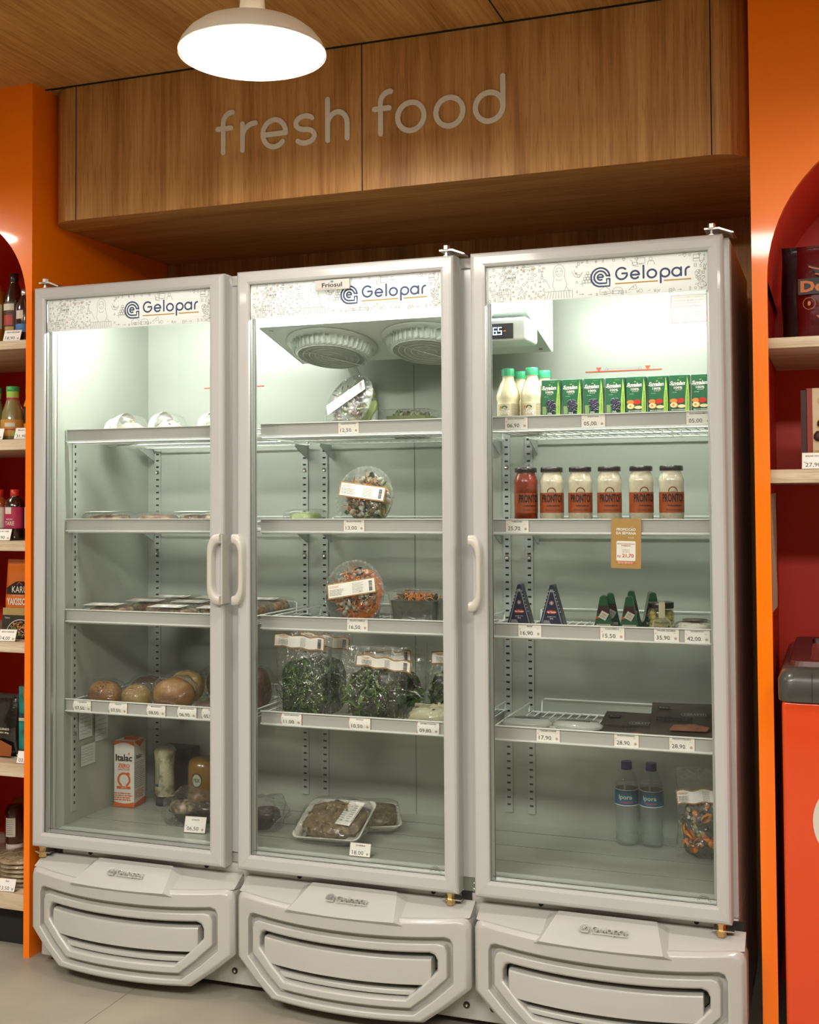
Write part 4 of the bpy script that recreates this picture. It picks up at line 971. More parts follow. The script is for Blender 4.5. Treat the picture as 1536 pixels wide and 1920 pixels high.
mb.build('promotion_card', loc=(1.651, .1030, 1.2465), rot=(0, .02, 0), label='brown hanging promotion card reading 21,70 below the row of sauce jars', cat='sign')
# ---------------------------------------------------------------- cheeses
navy = mat('brie_navy', '#1b2138', rough=.4, coat=.3); silver = mat('brie_silver', '#8d8f92', rough=.35, metal=.4); redoval = mat('red_oval', '#a8382a', rough=.5)
def brie(x, label, rz=0):
    t = thing('brie_box', label, 'cheese', (x, .130, BZ[2]), rz, 'navy triangular brie boxes'); w, h, d = .078, .128, .042
    T = [(-w / 2, 0), (w / 2, 0), (.004, h), (-.004, h)]
    mb = MB(); mb.plate(T, 0, d, navy, navy); mb.build('box_body', t, bevel=.0012)
    mb = MB(); y = -.0004; k = .90
    mb.poly([(a * k, y, 0.002 + b * k) for a, b in T], silver); mb.poly([(a * .82, y - .0002, .003 + b * .84) for a, b in T], navy)
    mb.M = Matrix.Translation((0, 0, .026)) @ Matrix.Diagonal((.82, 1, .80, 1))
    mb.poly([(-.028, y - .0004, .006), (-.002, y - .0004, .006), (-.008, y - .0004, .018), (-.024, y - .0004, .018)], silver); mb.box(w / 2 - .004, w / 2 - .0035, .002, .004, 0, .01, silver)
    mb.poly([(.0065 * math.cos(a), y - .0004, .072 + .0065 * math.sin(a)) for a in [i * PI / 8 for i in range(16)]], silver); mb.poly([(.004 * math.cos(a), y - .0006, .072 + .004 * math.sin(a)) for a in [i * PI / 8 for i in range(16)]], redoval); mb.box(-.003, .003, y - .0008, y - .0006, .0714, .0726, paper); mb.box(-.0006, .0006, y - .0008, y - .0006, .069, .075, paper)
    mb.poly([(-.017, y - .0004, .044), (-.009, y - .0004, .0495), (.009, y - .0004, .0495), (.017, y - .0004, .044), (.009, y - .0004, .0385), (-.009, y - .0004, .0385)], redoval)
    mb.text('Sao Vicente', 0, .044, w=.026, h=.0052, m=paper, y=y - .0007, bold=.02); mb.text('QUEIJO TIPO', 0, .029, w=.026, h=.0034, m=paper, y=y - .0007); mb.text('BRIE', 0, .0235, w=.010, h=.0034, m=paper, y=y - .0007)
    for s_ in (-1, 1):
        for q in range(7): mb.poly([(s_ * (.027 - q * .0031) + .0011 * math.cos(a), y - .0006, .045 + q * .0105 + .0016 * math.sin(a)) for a in [i * PI / 3 for i in range(6)]], paper)
    mb.build('printed_front', t); return t
brie(1.3755, 'navy triangular brie box nearest the left end of the third shelf', .06); brie(1.4585, 'navy triangular brie box, the one standing further right', .04)
gg = mat('gorg_green', '#1d4a30', rough=.3, coat=.8); gdark = mat('gorg_dark', '#2a1512', rough=.4)
def gorg(x, y, label, rz=0, sc_=1.0, lean=0):
    t = thing('gorgonzola_wedge', label, 'cheese', (x, y, BZ[2]), rz, 'green wrapped gorgonzola wedges'); w, h, d = .064 * sc_, .104 * sc_, .034
    T = [(-w / 2, 0), (w / 2, 0), (w * .30, h * .42), (.008, h * .97), (.004, h), (-.004, h), (-.008, h * .97), (-w * .30, h * .42)]
    mb = MB(); mb.plate(T, 0, d, gg); mb.build('foil', t, bevel=.004)
    mb = MB(); mb.M = Matrix.Translation((0, 0, .028)) @ Matrix.Diagonal((.8, 1, .76, 1)); q = -.0012
    mb.poly([(-.019 * sc_, q, h * .44), (.019 * sc_, q, h * .44), (.0125 * sc_, q, h * .66), (-.0125 * sc_, q, h * .66)], gdark)
    M0 = mb.M; mb.M = M0 @ Matrix.Translation((.001, 0, h * .36)) @ Matrix.Rotation(.5, 4, 'Y'); mb.box(-.012, .012, q - .0006, q, -.012, .012, mat('gorg_white', '#a8a79c', rough=.6)); mb.text('TIPO', 0, .004, w=.016, h=.0045, m=gdark, y=q - .001); mb.text('AZUL', 0, -.004, w=.016, h=.0045, m=gdark, y=q - .001); mb.M = M0
    mb.box(-.021, -.014, q - .0004, q, h * .26, h * .34, redoval); mb.box(-.021, .021, q - .0004, q, .002, .010, 'gorg_white'); mb.text('GORGONZOLA', 0, .006, w=.036, h=.004, m=gdark, y=q - .001)
    mb.build('label', t); return t
gorg(1.588, .128, 'green foil gorgonzola wedge in front, directly left of the other front wedge', .12); gorg(1.651, .128, 'green foil gorgonzola wedge in front, nearest the small olive jar', .1)
gorg(1.598, .178, 'green foil gorgonzola wedge right behind the left front wedge', .2, 1.02); gorg(1.647, .190, 'green foil gorgonzola wedge standing highest behind the two front wedges', .15, 1.08); gorg(1.697, .212, 'rounded green gorgonzola wedge behind and left of the olive jar', .3, 1.04)
# small jar with cheese balls
t = thing('pickle_jar', 'small jar of pale balls in oil with paper strap over its dark lid', 'jar', (1.7235, .160, BZ[2]), .2)
mb = MB(); rnd = random.Random(2)
for k in range(34):
    a = rnd.uniform(0, 2 * PI); r = .0205; mb.blob((r * math.cos(a), r * math.sin(a), .010 + .0105 * (k % 6)), .0085, .0085, .0085, mat('cheese_ball', '#a39a4c', rough=.4), nu=10, nv=8)
mb.build('filling', t)
mb = MB(); mb.lathe([(0, 0), (.028, 0), (.0315, .004), (.0315, .064), (.0285, .072), (.026, .077)], film('jar_glass', tint=(.90, .90, .72), rough=.03, bump=0, haze=.05), n=32); mb.build('jar_glass', t)
mb = MB(); mb.lathe([(.0305, .076), (.031, .078), (.031, .0885), (.0295, .0905), (0, .0905)], lid_dark, n=32); mb.build('lid', t)
mb = MB(); lab = mat('strap_paper', '#a9a88c', rough=.6); mb.box(-.0075, .0075, -.0325, .03, .0908, .0914, lab); mb.M = Matrix.Translation((0, 0, .018)) @ Matrix.Diagonal((1, 1, .80, 1)); mb.warp = wrapR(.0322); strip(mb, -.0075, .0075, .04, .0914, lab, 3)
mb.poly([(x, -.0004, z) for x, z in [(0, .060), (.009, .048), (.021, .038), (.026, .022), (.026, .004), (-.026, .004), (-.026, .022), (-.021, .038), (-.009, .048)]], lab)
mb.text('RANCHO', 0, .044, w=.016, h=.0045, m=gdark, y=-.0008); mb.text('Palline di Calabria', 0, .032, w=.036, h=.0055, m=gdark, y=-.0008, slant=.2); mb.box(.004, .016, -.001, -.0007, .011, .018, ink); mb.box(.005, .007, -.001, -.0007, .006, .011, ink); mb.box(.013, .015, -.001, -.0007, .006, .011, ink); mb.box(.015, .019, -.001, -.0007, .017, .022, ink); grey_lines(mb, -.020, -.002, .006, .020, 4, m=gdark, y=-.0008, seed=4)
mb.build('label', t)
t = thing('small_cheese', 'round white fresh cheese in plastic wrap beside the olive jar', 'cheese', (1.803, .168, BZ[2]))
mb = MB(); mb.lathe([(0, 0), (.038, 0), (.043, .008), (.043, .034), (.038, .042), (0, .044)], mat('fresh_cheese', '#d6d3c4', rough=.5), n=32); mb.build('cheese', t)
mb = MB(); mb.blob((0, 0, .023), .050, .047, .025, wrap, nz=.16, ns=60, seed=3, nu=28, nv=12, p=.7, flat=.0005); mb.build('wrapping', t)
mb = MB(); mb.lathe([(.030, .0490), (.030, .0495), (0, .0495)], mat('cheese_label', '#5f5a4a', rough=.5), n=28); mb.build('label', t)
# ---------------------------------------------------------------- cream cheese tubs and ham packs
def tub(x, y, rz, label):
    t = thing('cream_cheese_tub', label, 'tub', (x, y, BZ[3]), rz, 'oval cream cheese tubs')
    mb = MB(); mb.lathe([(.0, 0), (.050, 0), (.055, .016), (.060, .024)], mat('tub_white', '#c9cbc0', rough=.4), n=36, sq=.62); mb.build('tub_body', t)
    mb = MB(); mb.lathe([(.064, .022), (.0655, .025), (.064, .030), (.058, .033), (.055, .036), (0, .037)], film('tub_lid', tint=(.9, .92, .9), rough=.15, bump=.15, haze=.55, hazecol=(.62, .66, .62)), n=40, sq=.62); mb.build('lid', t)
    mb = MB(Matrix.Translation((0, 0, .0376)) @ Matrix.Rotation(-PI / 2, 4, 'X')); mb.text('PHILADELPHIA', 0, 0, w=.066, h=.016, m=ink, y=0, bold=.02); mb.build('lettering', t)
    return t
tub(1.376, .205, .05, 'oval clear-lidded cream cheese tub at the left end of the lowest shelf'); tub(1.506, .205, -.05, 'oval clear-lidded cream cheese tub next to the dark ham packs')
hamm = mat('ham_brown', '#3a3127', rough=.45, noise_amt=.12, nscale=30); hamw = ramp_mat('ham_meat', [(.35, '#6b3a2a'), (.6, '#8d5a45')], scale=40, rough=.4)
def ham(x, y, z, rz, tilt, l2, label):
    t = thing('ham_pack', label, 'ham pack', (x, y, z), group='dark brown sliced ham packs', rot=(tilt, 0, rz)); w, h = .155, .215
    mb = MB(); P = rrect(-w / 2, w / 2, 0, h, .006); n_ = 10
    V = []; F = []
    for j in range(n_ + 1):
        for i in range(n_ + 1):
            a, b = i / n_, j / n_; e = min(a, 1 - a, b, 1 - b) * n_; V.append((-w / 2 + w * a, h * b, .0015 + .007 * min(1, e / 2) + .0015 * noise.noise(Vector((a * 6, b * 6, x * 9)))))
    for j in range(n_):
        for i in range(n_): k = j * (n_ + 1) + i; F.append((k, k + 1, k + n_ + 2, k + n_ + 1))
    mb.add(V, F, hamm, True); mb.add([(v[0], v[1], 0) for v in V], [f[::-1] for f in F], hamm)
    mb.loft([[(-w / 2, 0, 0), (w / 2, 0, 0), (w / 2, h, 0), (-w / 2, h, 0)], [(-w / 2, 0, .0015), (w / 2, 0, .0015), (w / 2, h, .0015), (-w / 2, h, .0015)]], hamm); mb.build('pouch', t)
    mb = MB(Matrix.Translation((0, 0, .0105)) @ Matrix.Rotation(-PI / 2, 4, 'X')); wl = mat('ham_print', '#8e9187', rough=.5)
    mb.ribbon(rrect(-.002, .058, .108, .128, .009), .0014, wl, closed=True); mb.text('CERATTI', .028, .118, w=.048, h=.012, m=wl, bold=.02); mb.text('PRESUNTO', -.018, .092, w=.088, h=.013, m=ink, bold=.03); mb.text(l2, -.018, .074, w=.088, h=.013, m=ink, bold=.03)
    mb.box(-.062, -.030, -.0002, .0002, .150, .166, ink); mb.text('Puro', -.046, .158, w=.022, h=.008, m=wl, y=-.0005)
    mb.poly([(a, -.0002, b) for a, b in [(-.03, .012), (.06, .012), (.066, .040), (.03, .058), (-.02, .048)]], hamw); mb.build('print', t); return t
ham(1.630, .132, BZ[3] + .001, -.01, .18, 'ESPANHOL', 'dark brown Spanish ham pack lying between the tubs and the Italian ham')
ham(1.786, .132, BZ[3] + .002, .02, .20, 'ITALIANO', 'dark brown Italian ham pack lying in front at the right end of the lowest shelf')
ham(1.768, .165, BZ[3] + .021, .10, .205, 'ITALIANO', 'dark ham pack showing behind the front Italian ham pack')
# ---------------------------------------------------------------- bottom: water bottles, vegetable bag
blue = mat('cap_blue', '#14245c', rough=.4)
def water(x, y, rz, label):
    t = thing('water_bottle', label, 'bottle', (x, y, FZ), rz, 'clear water bottles with blue caps')
    mb = MB(); mb.lathe([(0, .003), (.012, .002), (.022, 0), (.028, .004), (.031, .012), (.0305, .03), (.0285, .04), (.0305, .05), (.0295, .075), (.031, .09), (.0315, .11), (.0315, .150), (.031, .160), (.025, .180), (.016, .194), (.0125, .198), (.0125, .203)], bottle_glass, n=32); mb.build('bottle_body', t)
    mb = MB(); mb.lathe([(0, .004), (.027, .005), (.029, .014), (.0285, .03), (.027, .04), (.0285, .05), (.028, .075), (.0295, .09), (.0298, .150), (.0285, .162), (0, .163)], film('water', tint=(.93, .95, .94), rough=.02, bump=.1, haze=.05, ior=1.33), n=28); mb.build('water', t)
    mb = MB(); mb.lathe([(.0145, .198), (.0155, .200), (.0145, .2015), (.0145, .217), (.013, .219), (0, .219)], blue, n=26); mb.build('cap', t)
    mb = MB(); mb.warp = wrapR(.0318); strip(mb, -.097, .097, .108, .147, mat('water_label', '#1c5a78', rough=.4), 36); strip(mb, -.097, .097, .147, .1485, paper, 36, y=-.0001); strip(mb, -.097, .097, .1065, .108, paper, 36, y=-.0001)
    mb.poly([(-.009 + .016 * math.cos(a), -.0003, .137 + .006 * math.sin(a)) for a in [i * PI / 8 for i in range(16)]], label_green); mb.text('Ipora', -.010, .128, w=.036, h=.015, m=mat('water_print', '#b9cdbf', rough=.4), y=-.0007, bold=.02); strip(mb, -.024, .010, .114, .117, redoval, 8, y=-.0004); mb.build('label', t); return t
water(1.586, .452, .35, 'clear water bottle with blue cap, the one further from the vegetable bag'); water(1.6515, .455, .3, 'clear water bottle with blue cap nearer the vegetable bag')
carrot = mat('carrot', '#df8020', rough=.4, coat=.3); veg_pale = mat('veg_pale', '#9a9a68', rough=.5); veg_dark = mat('veg_dark', '#2c3420', rough=.5)
def food_bits(mb, c, rx, ry, rz_, mats, n, size, seed, flat=True, zmin=None):
    """sliced pieces scattered through an ellipsoid"""
    rnd = random.Random(seed); mb.floor = zmin
    for i in range(n):
        while True:
            d = Vector((rnd.uniform(-1, 1), rnd.uniform(-1, 1), rnd.uniform(-1, 1)))
            if d.length < 1: break
        p = Vector((c[0] + d.x * rx, c[1] + d.y * ry, c[2] + d.z * rz_))
        if zmin is not None and p.z < zmin + size: p.z = zmin + size
        s_ = size * rnd.uniform(.6, 1.25)
        M0 = mb.M; mb.M = M0 @ Matrix.Translation(p) @ Matrix.Rotation(rnd.uniform(0, 6.3), 4, 'Z') @ Matrix.Rotation(rnd.uniform(.6, 2.2), 4, 'X') @ Matrix.Rotation(rnd.uniform(0, 6.3), 4, 'Z')
        m, shape = mats[rnd.randrange(len(mats))]
        if shape == 'disc': mb.lathe([(s_ * .9, -s_ * .18), (s_, 0), (s_ * .9, s_ * .18)], m, n=12)
        elif shape == 'chunk': mb.blob((0, 0, 0), s_ * .75, s_ * .55, s_ * .4, m, nz=.35, ns=80, seed=i, nu=10, nv=7)
        elif shape == 'strip': mb.tube([(-s_ * 1.5, 0, 0), (-s_ * .4, s_ * .35, s_ * .1), (s_ * .5, -s_ * .1, 0), (s_ * 1.5, s_ * .3, -s_ * .1)], s_ * .12, m, n=5)
        elif shape == 'leaf':
            P = [(-s_, 0, 0), (-s_ * .3, s_ * .5, s_ * .15), (s_ * .5, s_ * .35, -s_ * .1), (s_, 0, s_ * .1), (s_ * .4, -s_ * .4, -s_ * .1), (-s_ * .4, -s_ * .45, s_ * .1)]; mb.add(P + [(0, 0, s_ * .18)], [(k, (k + 1) % 6, 6) for k in range(6)], m, True)
        mb.M = M0
    mb.floor = None
def bag_film(mb, x0, x1, y0, y1, z0, z1, seed, m=None, nz=.10, p=.55, taper=.25):
    cx, cy_ = (x0 + x1) / 2, (y0 + y1) / 2; H = z1 - z0
    rings = []; n = 28
    for j in range(15):
        v = j / 14; dep = (1 - v ** 2.5) * .92 + .06; dep *= min(1, .45 + v * 5)
        ring = []
        for i in range(n):
            a = 2 * PI * i / n; sx = math.copysign(abs(math.cos(a)) ** p, math.cos(a)); sy = math.copysign(abs(math.sin(a)) ** p, math.sin(a))
            x = cx + sx * (x1 - x0) / 2 * (1 - .05 * math.sin(v * 5 + seed)); y = cy_ + sy * (y1 - y0) / 2 * dep; z = z0 + H * v
            k = noise.noise(Vector((x * 28 + seed, y * 28, z * 28))); ring.append((x + nz * .05 * k, y + nz * .06 * k * (1 if v > .02 else 0), z + (.004 * k if v > .05 else 0)))
        rings.append(ring)
    mb.loft(rings, m or bag_clear, smooth=True)
def veg_bag(x0, x1, y, z0, z1, zf, mats, n, size, seed, label, lab=None, name='vegetable_bag', cat='bag', dep=.07, group=None, rz=0, core=veg_dark, lean=0):
    cx = (x0 + x1) / 2; t = thing(name, label, cat, (cx, y, z0 + .002), group=group, rot=(-lean, 0, rz)); hw = (x1 - x0) / 2; H = z1 - z0; hf = zf - z0
    mb = MB(); mb.blob((0, 0, hf * .5), hw * .80, dep * .20, hf * .48, core, nz=.12, ns=50, seed=seed, p=.6, flat=.002)
    food_bits(mb, (0, -dep * .10, hf * .5), hw * .86, dep * .26, hf * .50, mats, int(n * 1.5), size, seed, zmin=.002); mb.build('contents', t)
    mb = MB(); bag_film(mb, -hw, hw, -dep / 2, dep / 2, .001, H, seed); mb.build('plastic_bag', t)
    if lab:
        lw, lh, lz, la_ = lab[:4]; mb = MB(Matrix.Translation((lab[4] if len(lab) > 4 else 0, -dep * .36, lz - z0)) @ Matrix.Rotation(la_, 4, 'Y')); flat_label(mb, lw, lh, seed, wob=.0025); mb.build('label', t)
    return t
veg_bag(1.728, 1.862, .375, FZ, .60, .52, [(carrot, 'disc'), (carrot, 'chunk'), (veg_pale, 'chunk'), (veg_dark, 'leaf'), (veg_pale, 'chunk'), (veg_dark, 'chunk')], 70, .016, 5, 'clear bag of mixed cut vegetables with carrot slices in the bottom right corner', lab=(.128, .036, .535, -.12), dep=.09)
# price tags on the rails of the right door
for x, r, n_, p_, l in [(1.3775, 0, 'SUCO INTEGRAL', '06,90', 'white price tag reading 06,90 below the pale juice bottles'), (1.572, 0, 'SUCO UVA', '05,00', 'white price tag reading 05,00 below the grape juice cartons'), (1.825, 0, 'SUCO PESSEGO/MACA', '05,00', 'white price tag reading 05,00 below the apple and peach cartons'),
    (1.3775, 1, 'POMODORO', '25,70', 'white price tag reading 25,70 below the red sauce jar'), (1.4075, 2, 'BRIE', '16,90', 'white price tag reading 16,90 below the brie boxes'), (1.613, 2, 'GORGONZOLA', '15,50', 'white price tag reading 15,50 below the green wedges'),
    (1.7425, 2, 'PALLINE CALABRIA', '35,90', 'white price tag reading 35,90 below the small olive jar'), (1.8145, 2, 'QUEIJINHO', '42,00', 'white price tag reading 42,00 below the round white cheese'), (1.4515, 3, 'CREAM CHEESE', '17,90', 'white price tag reading 17,90 below the cream cheese tubs'),
    (1.644, 3, 'PRESUNTO ESPANHOL', '28,90', 'white price tag reading 28,90 below the Spanish ham pack'), (1.7755, 3, 'PRESUNTO ITALIANO', '28,90', 'white price tag reading 28,90 below the Italian ham pack'),
    (.921, 0, 'SALADA PORTUGUESA', '12,50', 'white price tag reading 12,50 on the top rail of the middle door'), (.9355, 1, 'SALADA EUROPEIA', '13,00', 'white price tag reading 13,00 below the second shelf salad'), (.944, 2, 'SALADA FAMILIA', '16,50', 'white price tag reading 16,50 below the carrot salad')]:
    price_tag(x, RZ[r], n_, p_, l)
for x, n_, p_, l in [(.7535, 'COUVE MANTEIGA', '11,00', 'white price tag reading 11,00 below the shredded kale bag'), (.9505, 'RUCULA', '10,50', 'white price tag reading 10,50 below the rocket bags'), (1.1395, 'LEGUMES YAKISOBA', '09,80', 'white price tag reading 09,80 below the cauliflower tray'),
    (.093, 'CALABRESA', '07,50', 'curled price tag reading 07,50 below the leftmost bread'), (.213, 'FRANGO', '07,50', 'curled price tag reading 07,50 below the second bread'), (.337, 'MANTEIGADO', '08,00', 'curled price tag reading 08,00 below the large pale bread'), (.4355, 'EMPADA FRANGO', '06,90', 'curled price tag reading 06,90 below the flat round bread'), (.512, 'FATIA', '05,90', 'price tag reading 05,90 cut off by the left door frame')]:
    price_tag(x, RZ[3], n_, p_, l, curl=.004, dz=-.001)
# ---------------------------------------------------------------- middle door goods
lettuce = mat('lettuce', '#7d8a55', rough=.5); kale_d = mat('kale', '#24381a', rough=.5); kale_l = mat('kale_light', '#4f702a', rough=.5); radish = mat('radish', '#9a4a55', rough=.5); onion = mat('onion_white', '#aaa892', rough=.5)
def salad_bowl(x, y, zb, R, tilt, rz, mats, seed, label, lab_a=0.0, lab_z=.01, core=lettuce, white_label=False):
    """round clear tub standing on its edge, its lid turned to the front"""
    z = zb + R * math.sin(tilt) + .004
    t = thing('salad_bowl', label, 'salad bowl', (x, y, z), group='round clear salad bowls', rot=(tilt, 0, rz))
    r0 = R * .93
    mb = MB(); mb.blob((0, 0, -.034), R * .76, R * .76, .018, core, nz=.15, ns=40, seed=seed, nu=26, nv=14, p=.85)
    food_bits(mb, (0, 0, -.008), R * .80, R * .80, .011, mats, 230, .012, seed); mb.build('salad', t)
    mb = MB(); mb.lathe([(0, -.055), (R * .62, -.055), (R * .70, -.048), (R * .90, -.004), (R, 0), (R, .004), (R * .94, .004)], clear, n=48)
    for k in range(40):
        a = 2 * PI * k / 40; mb.blob((R * .985 * math.cos(a), R * .985 * math.sin(a), .002), .0035, .0035, .003, clear, nu=6, nv=4)
    mb.build('bowl', t)
    mb = MB(); mb.lathe([(R * .97, .005), (R * .90, .005), (R * .84, .012), (R * .6, .0145), (0, .016)], wrap, n=40, caps=False); mb.build('lid', t)
    mb = MB(Matrix.Translation((0, lab_z, .0175)) @ Matrix.Rotation(lab_a, 4, 'Z') @ Matrix.Rotation(-PI / 2, 4, 'X')); flat_label(mb, R * 1.62, R * .46, seed, border=not white_label); mb.build('label', t)
    return t
ML = [(lettuce, 'leaf'), (onion, 'chunk'), (radish, 'strip'), (kale_l, 'leaf'), (onion, 'leaf')]
MC = [(carrot, 'strip'), (carrot, 'strip'), (carrot, 'strip'), (kale_d, 'leaf'), (onion, 'chunk')]
salad_bowl(.890, .185, BZ[0], .088, 1.15, -.42, ML, 3, 'round clear salad bowl with pale salad leaning on the top shelf of the middle door', .55, .012, white_label=True)
salad_bowl(.944, .165, BZ[1], .086, 1.40, -.1, [(lettuce, 'leaf'), (kale_d, 'leaf'), (carrot, 'strip'), (onion, 'chunk'), (kale_l, 'leaf'), (carrot, 'strip')], 7, 'round clear salad bowl with leaves and carrot standing on the second shelf', -.13, .014)
salad_bowl(.912, .165, BZ[2], .090, 1.40, -.1, MC, 12, 'round clear salad bowl full of grated carrot standing on the third shelf', .17, .012, core=carrot)
def tub_bowl(x, y, zb, w, d, h, lo, hi, mats, seed, label, rz=0, top_c=None):
    t = thing('salad_tub', label, 'salad tub', (x, y, zb), rz)
    def rr(k, z): return [(px * k, py * k * d / w, z) for px, py in rrect(-w / 2, w / 2, -w / 2, w / 2, w * .12, 4)]
    mb = MB(); mb.loft([rr(.80, .003), rr(.86, h * .5), rr(.90, h * .78)], lo, caps=(True, True), smooth=False)
    food_bits(mb, (0, 0, h * .84), w * .40, d * .40, h * .08, mats, 110, .011, seed); mb.build('salad', t)
    mb = MB(); mb.loft([rr(.82, .001), rr(.92, h * .6), rr(.98, h * .94), rr(1.05, h * .96), rr(1.05, h)], clear, caps=(True, False), smooth=True); mb.build('tub', t)
    mb = MB(); mb.loft([rr(1.06, h), rr(.98, h * 1.03), rr(.90, h * 1.0), rr(.5, h * 1.02)], wrap, caps=(False, True), smooth=True); mb.build('lid', t); return t
dkg = ramp_mat('dark_greens', [(.35, '#161d0f'), (.65, '#2f3d1e')], scale=60, rough=.5)
tub_bowl(1.085, .200, BZ[2], .145, .12, .100, dkg, carrot, [(carrot, 'strip'), (carrot, 'strip'), (kale_d, 'leaf')], 21, 'clear tub of dark greens topped with grated carrot at the right of the third shelf')
tub_bowl(.845, .325, BZ[2], .15, .12, .098, dkg, carrot, [(carrot, 'strip'), (carrot, 'strip'), (radish, 'leaf')], 22, 'clear tub of greens and carrot behind the carrot salad bowl')
tub_bowl(1.020, .330, BZ[0], .135, .12, .072, lettuce, onion, [(lettuce, 'leaf'), (onion, 'chunk'), (kale_l, 'leaf')], 23, 'clear tub of pale salad behind the leaning bowl on the top shelf')
K = [(kale_d, 'leaf'), (kale_l, 'leaf'), (kale_l, 'strip'), (kale_d, 'strip'), (kale_l, 'strip')]
veg_bag(.680, .838, .172, BZ[3], .940, .862, K, 420, .010, 31, 'clear bag of shredded kale standing in front at the left of the lowest middle shelf', lab=(.150, .036, .912, .07), name='kale_bag', dep=.085, group='bags of leafy greens', core=kale_d, lean=.02)
veg_bag(.698, .856, .275, BZ[3], .941, .862, K, 120, .010, 32, 'second bag of shredded kale behind the front one', lab=(.150, .034, .905, .10, .012), name='kale_bag', dep=.08, group='bags of leafy greens', core=kale_d)
RU = [(kale_d, 'leaf'), (kale_l, 'leaf'), (kale_d, 'leaf'), (kale_l, 'strip')]
veg_bag(.872, 1.052, .178, BZ[3], .905, .845, RU, 150, .020, 33, 'clear bag of rocket leaves in the centre of the lowest middle shelf', lab=(.155, .030, .865, .10, .04), name='rocket_bag', dep=.085, group='bags of leafy greens', core=veg_dark)
veg_bag(.905, 1.075, .285, BZ[3], .895, .83, RU, 80, .018, 34, 'bag of rocket leaves directly behind the centre rocket bag', lab=(.14, .03, .868, -.05, -.02), name='rocket_bag', dep=.08, group='bags of leafy greens', core=veg_dark)
veg_bag(1.078, 1.222, .268, BZ[3], .905, .83, RU, 90, .018, 35, 'bag of rocket leaves behind the cauliflower tray', lab=(.15, .034, .870, .06, .03), name='rocket_bag', dep=.085, group='bags of leafy greens', core=veg_dark)
foam = mat('foam_white', '#c9c8bd', rough=.6)
def tray(name, x, y, z, w, d, rot, mats, core, seed, label, cat, bits=90, size=.012, h=.03, lab=None, group=None, film_h=.05):
    t = thing(name, label, cat, (x, y, z), group=group, rot=rot)
    def rr(k, q): return [(px * k, py, q) for px, py in rrect(-w / 2, w / 2, -d / 2 * k, d / 2 * k, .018, 4)]
    mb = MB(); mb.loft([rr(.80, 0), rr(.84, .002), rr(1.0, .020), rr(1.0, .023), rr(.96, .022), rr(.80, .004)], foam, caps=(True, True), smooth=True); mb.build('tray', t)
    mb = MB(); mb.blob((0, 0, .018), w * .42, d * .42, h * .8, core, nz=.25, ns=70, seed=seed, nu=30, nv=14, p=.7, flat=.006)
    food_bits(mb, (0, 0, .022), w * .40, d * .40, h * .75, mats, bits, size, seed, zmin=.004); mb.build('contents', t)
    mb = MB(); mb.blob((0, 0, .018), w * .51, d * .51, film_h * .62, wrap, nz=.06, ns=60, seed=seed + 1, nu=34, nv=16, p=.55, flat=-.0005); mb.build('wrapping', t)
    if lab:
        mb = MB(Matrix.Translation((lab[0], lab[1], lab[5] if len(lab) > 5 else film_h + .001)) @ Matrix.Rotation(lab[4], 4, 'Z') @ Matrix.Rotation(-PI / 2, 4, 'X')); flat_label(mb, lab[2], lab[3], seed, border=False); mb.build('label', t)
    return t
cauli = mat('cauliflower', '#b9b594', rough=.6); mush = ramp_mat('mushroom', [(.3, '#4b3b24'), (.6, '#7d6a45')], scale=60, rough=.5); mushl = mat('mushroom_light', '#8f7f5a', rough=.5)
tray('vegetable_tray', 1.135, .172, BZ[3], .165, .095, (0, 0, 0), [(cauli, 'chunk'), (cauli, 'chunk'), (kale_d, 'chunk'), (carrot, 'chunk'), (kale_l, 'leaf')], cauli, 41, 'wrapped tray of cauliflower and vegetables at the right of the lowest middle shelf', 'tray', 140, .010, .055, lab=(.03, .02, .08, .03, 0, .058), film_h=.072)
tray('mushroom_tray', .832, .225, FZ + .040, .205, .150, (.50, -.05, -.08), [(mushl, 'disc'), (mush, 'chunk'), (mush, 'disc'), (mushl, 'chunk')], mush, 42, 'white foam tray of brown mushrooms tilted toward the glass on the cabinet floor', 'tray', 170, .013, .028, lab=(.055, .0, .052, .095, -.12, .046), film_h=.05, group='mushroom trays')
tray('mushroom_tray', .868, .355, FZ + .018, .190, .140, (.22, 0, .45), [(mush, 'disc'), (mush, 'chunk')], mush, 43, 'second mushroom tray lying underneath behind the tilted one', 'tray', 70, .013, .028, film_h=.05, group='mushroom trays')
price_stand(.948, .106, FZ, 'SHIMEJI', '18,00', 'clear stand with price card reading 18,00 in front of the mushroom tray', w=.058, h=.034)
# ---------------------------------------------------------------- left door goods
def dome(x, y, label, mats, seed, R=.052, core=onion):
    t = thing('dome_container', label, 'food container', (x, y, BZ[0]), rz=.3, group='clear domed containers on the top shelf')
    mb = MB(); mb.blob((0, 0, .028), R * .8, R * .8, .026, core, nz=.2, ns=60, seed=seed, flat=.004); food_bits(mb, (0, 0, .032), R * .7, R * .7, .022, mats, 50, .009, seed, zmin=.004); mb.build('food', t)
    mb = MB(); mb.lathe([(0, .001), (R * .9, .001), (R, .022), (R * 1.06, .025), (R * 1.04, .03), (R, .045), (R * .8, .066), (R * .4, .075), (0, .077)], clear, n=32); mb.build('container', t)
    mb = MB(); V = []; F = []
    for i in range(13):
        a = PI * i / 12; V += [(math.cos(a) * R * 1.03 + .0, .012, .026 + math.sin(a) * .054), (math.cos(a) * R * 1.0, .034, .026 + math.sin(a) * .048)]
    for i in range(12): F.append((2 * i, 2 * i + 1, 2 * i + 3, 2 * i + 2))
    mb.M = Matrix.Rotation(1.2, 4, 'Z') @ Matrix.Translation((0, 0, .002)); mb.add(V, F, paper, True); mb.build('label_band', t); return t
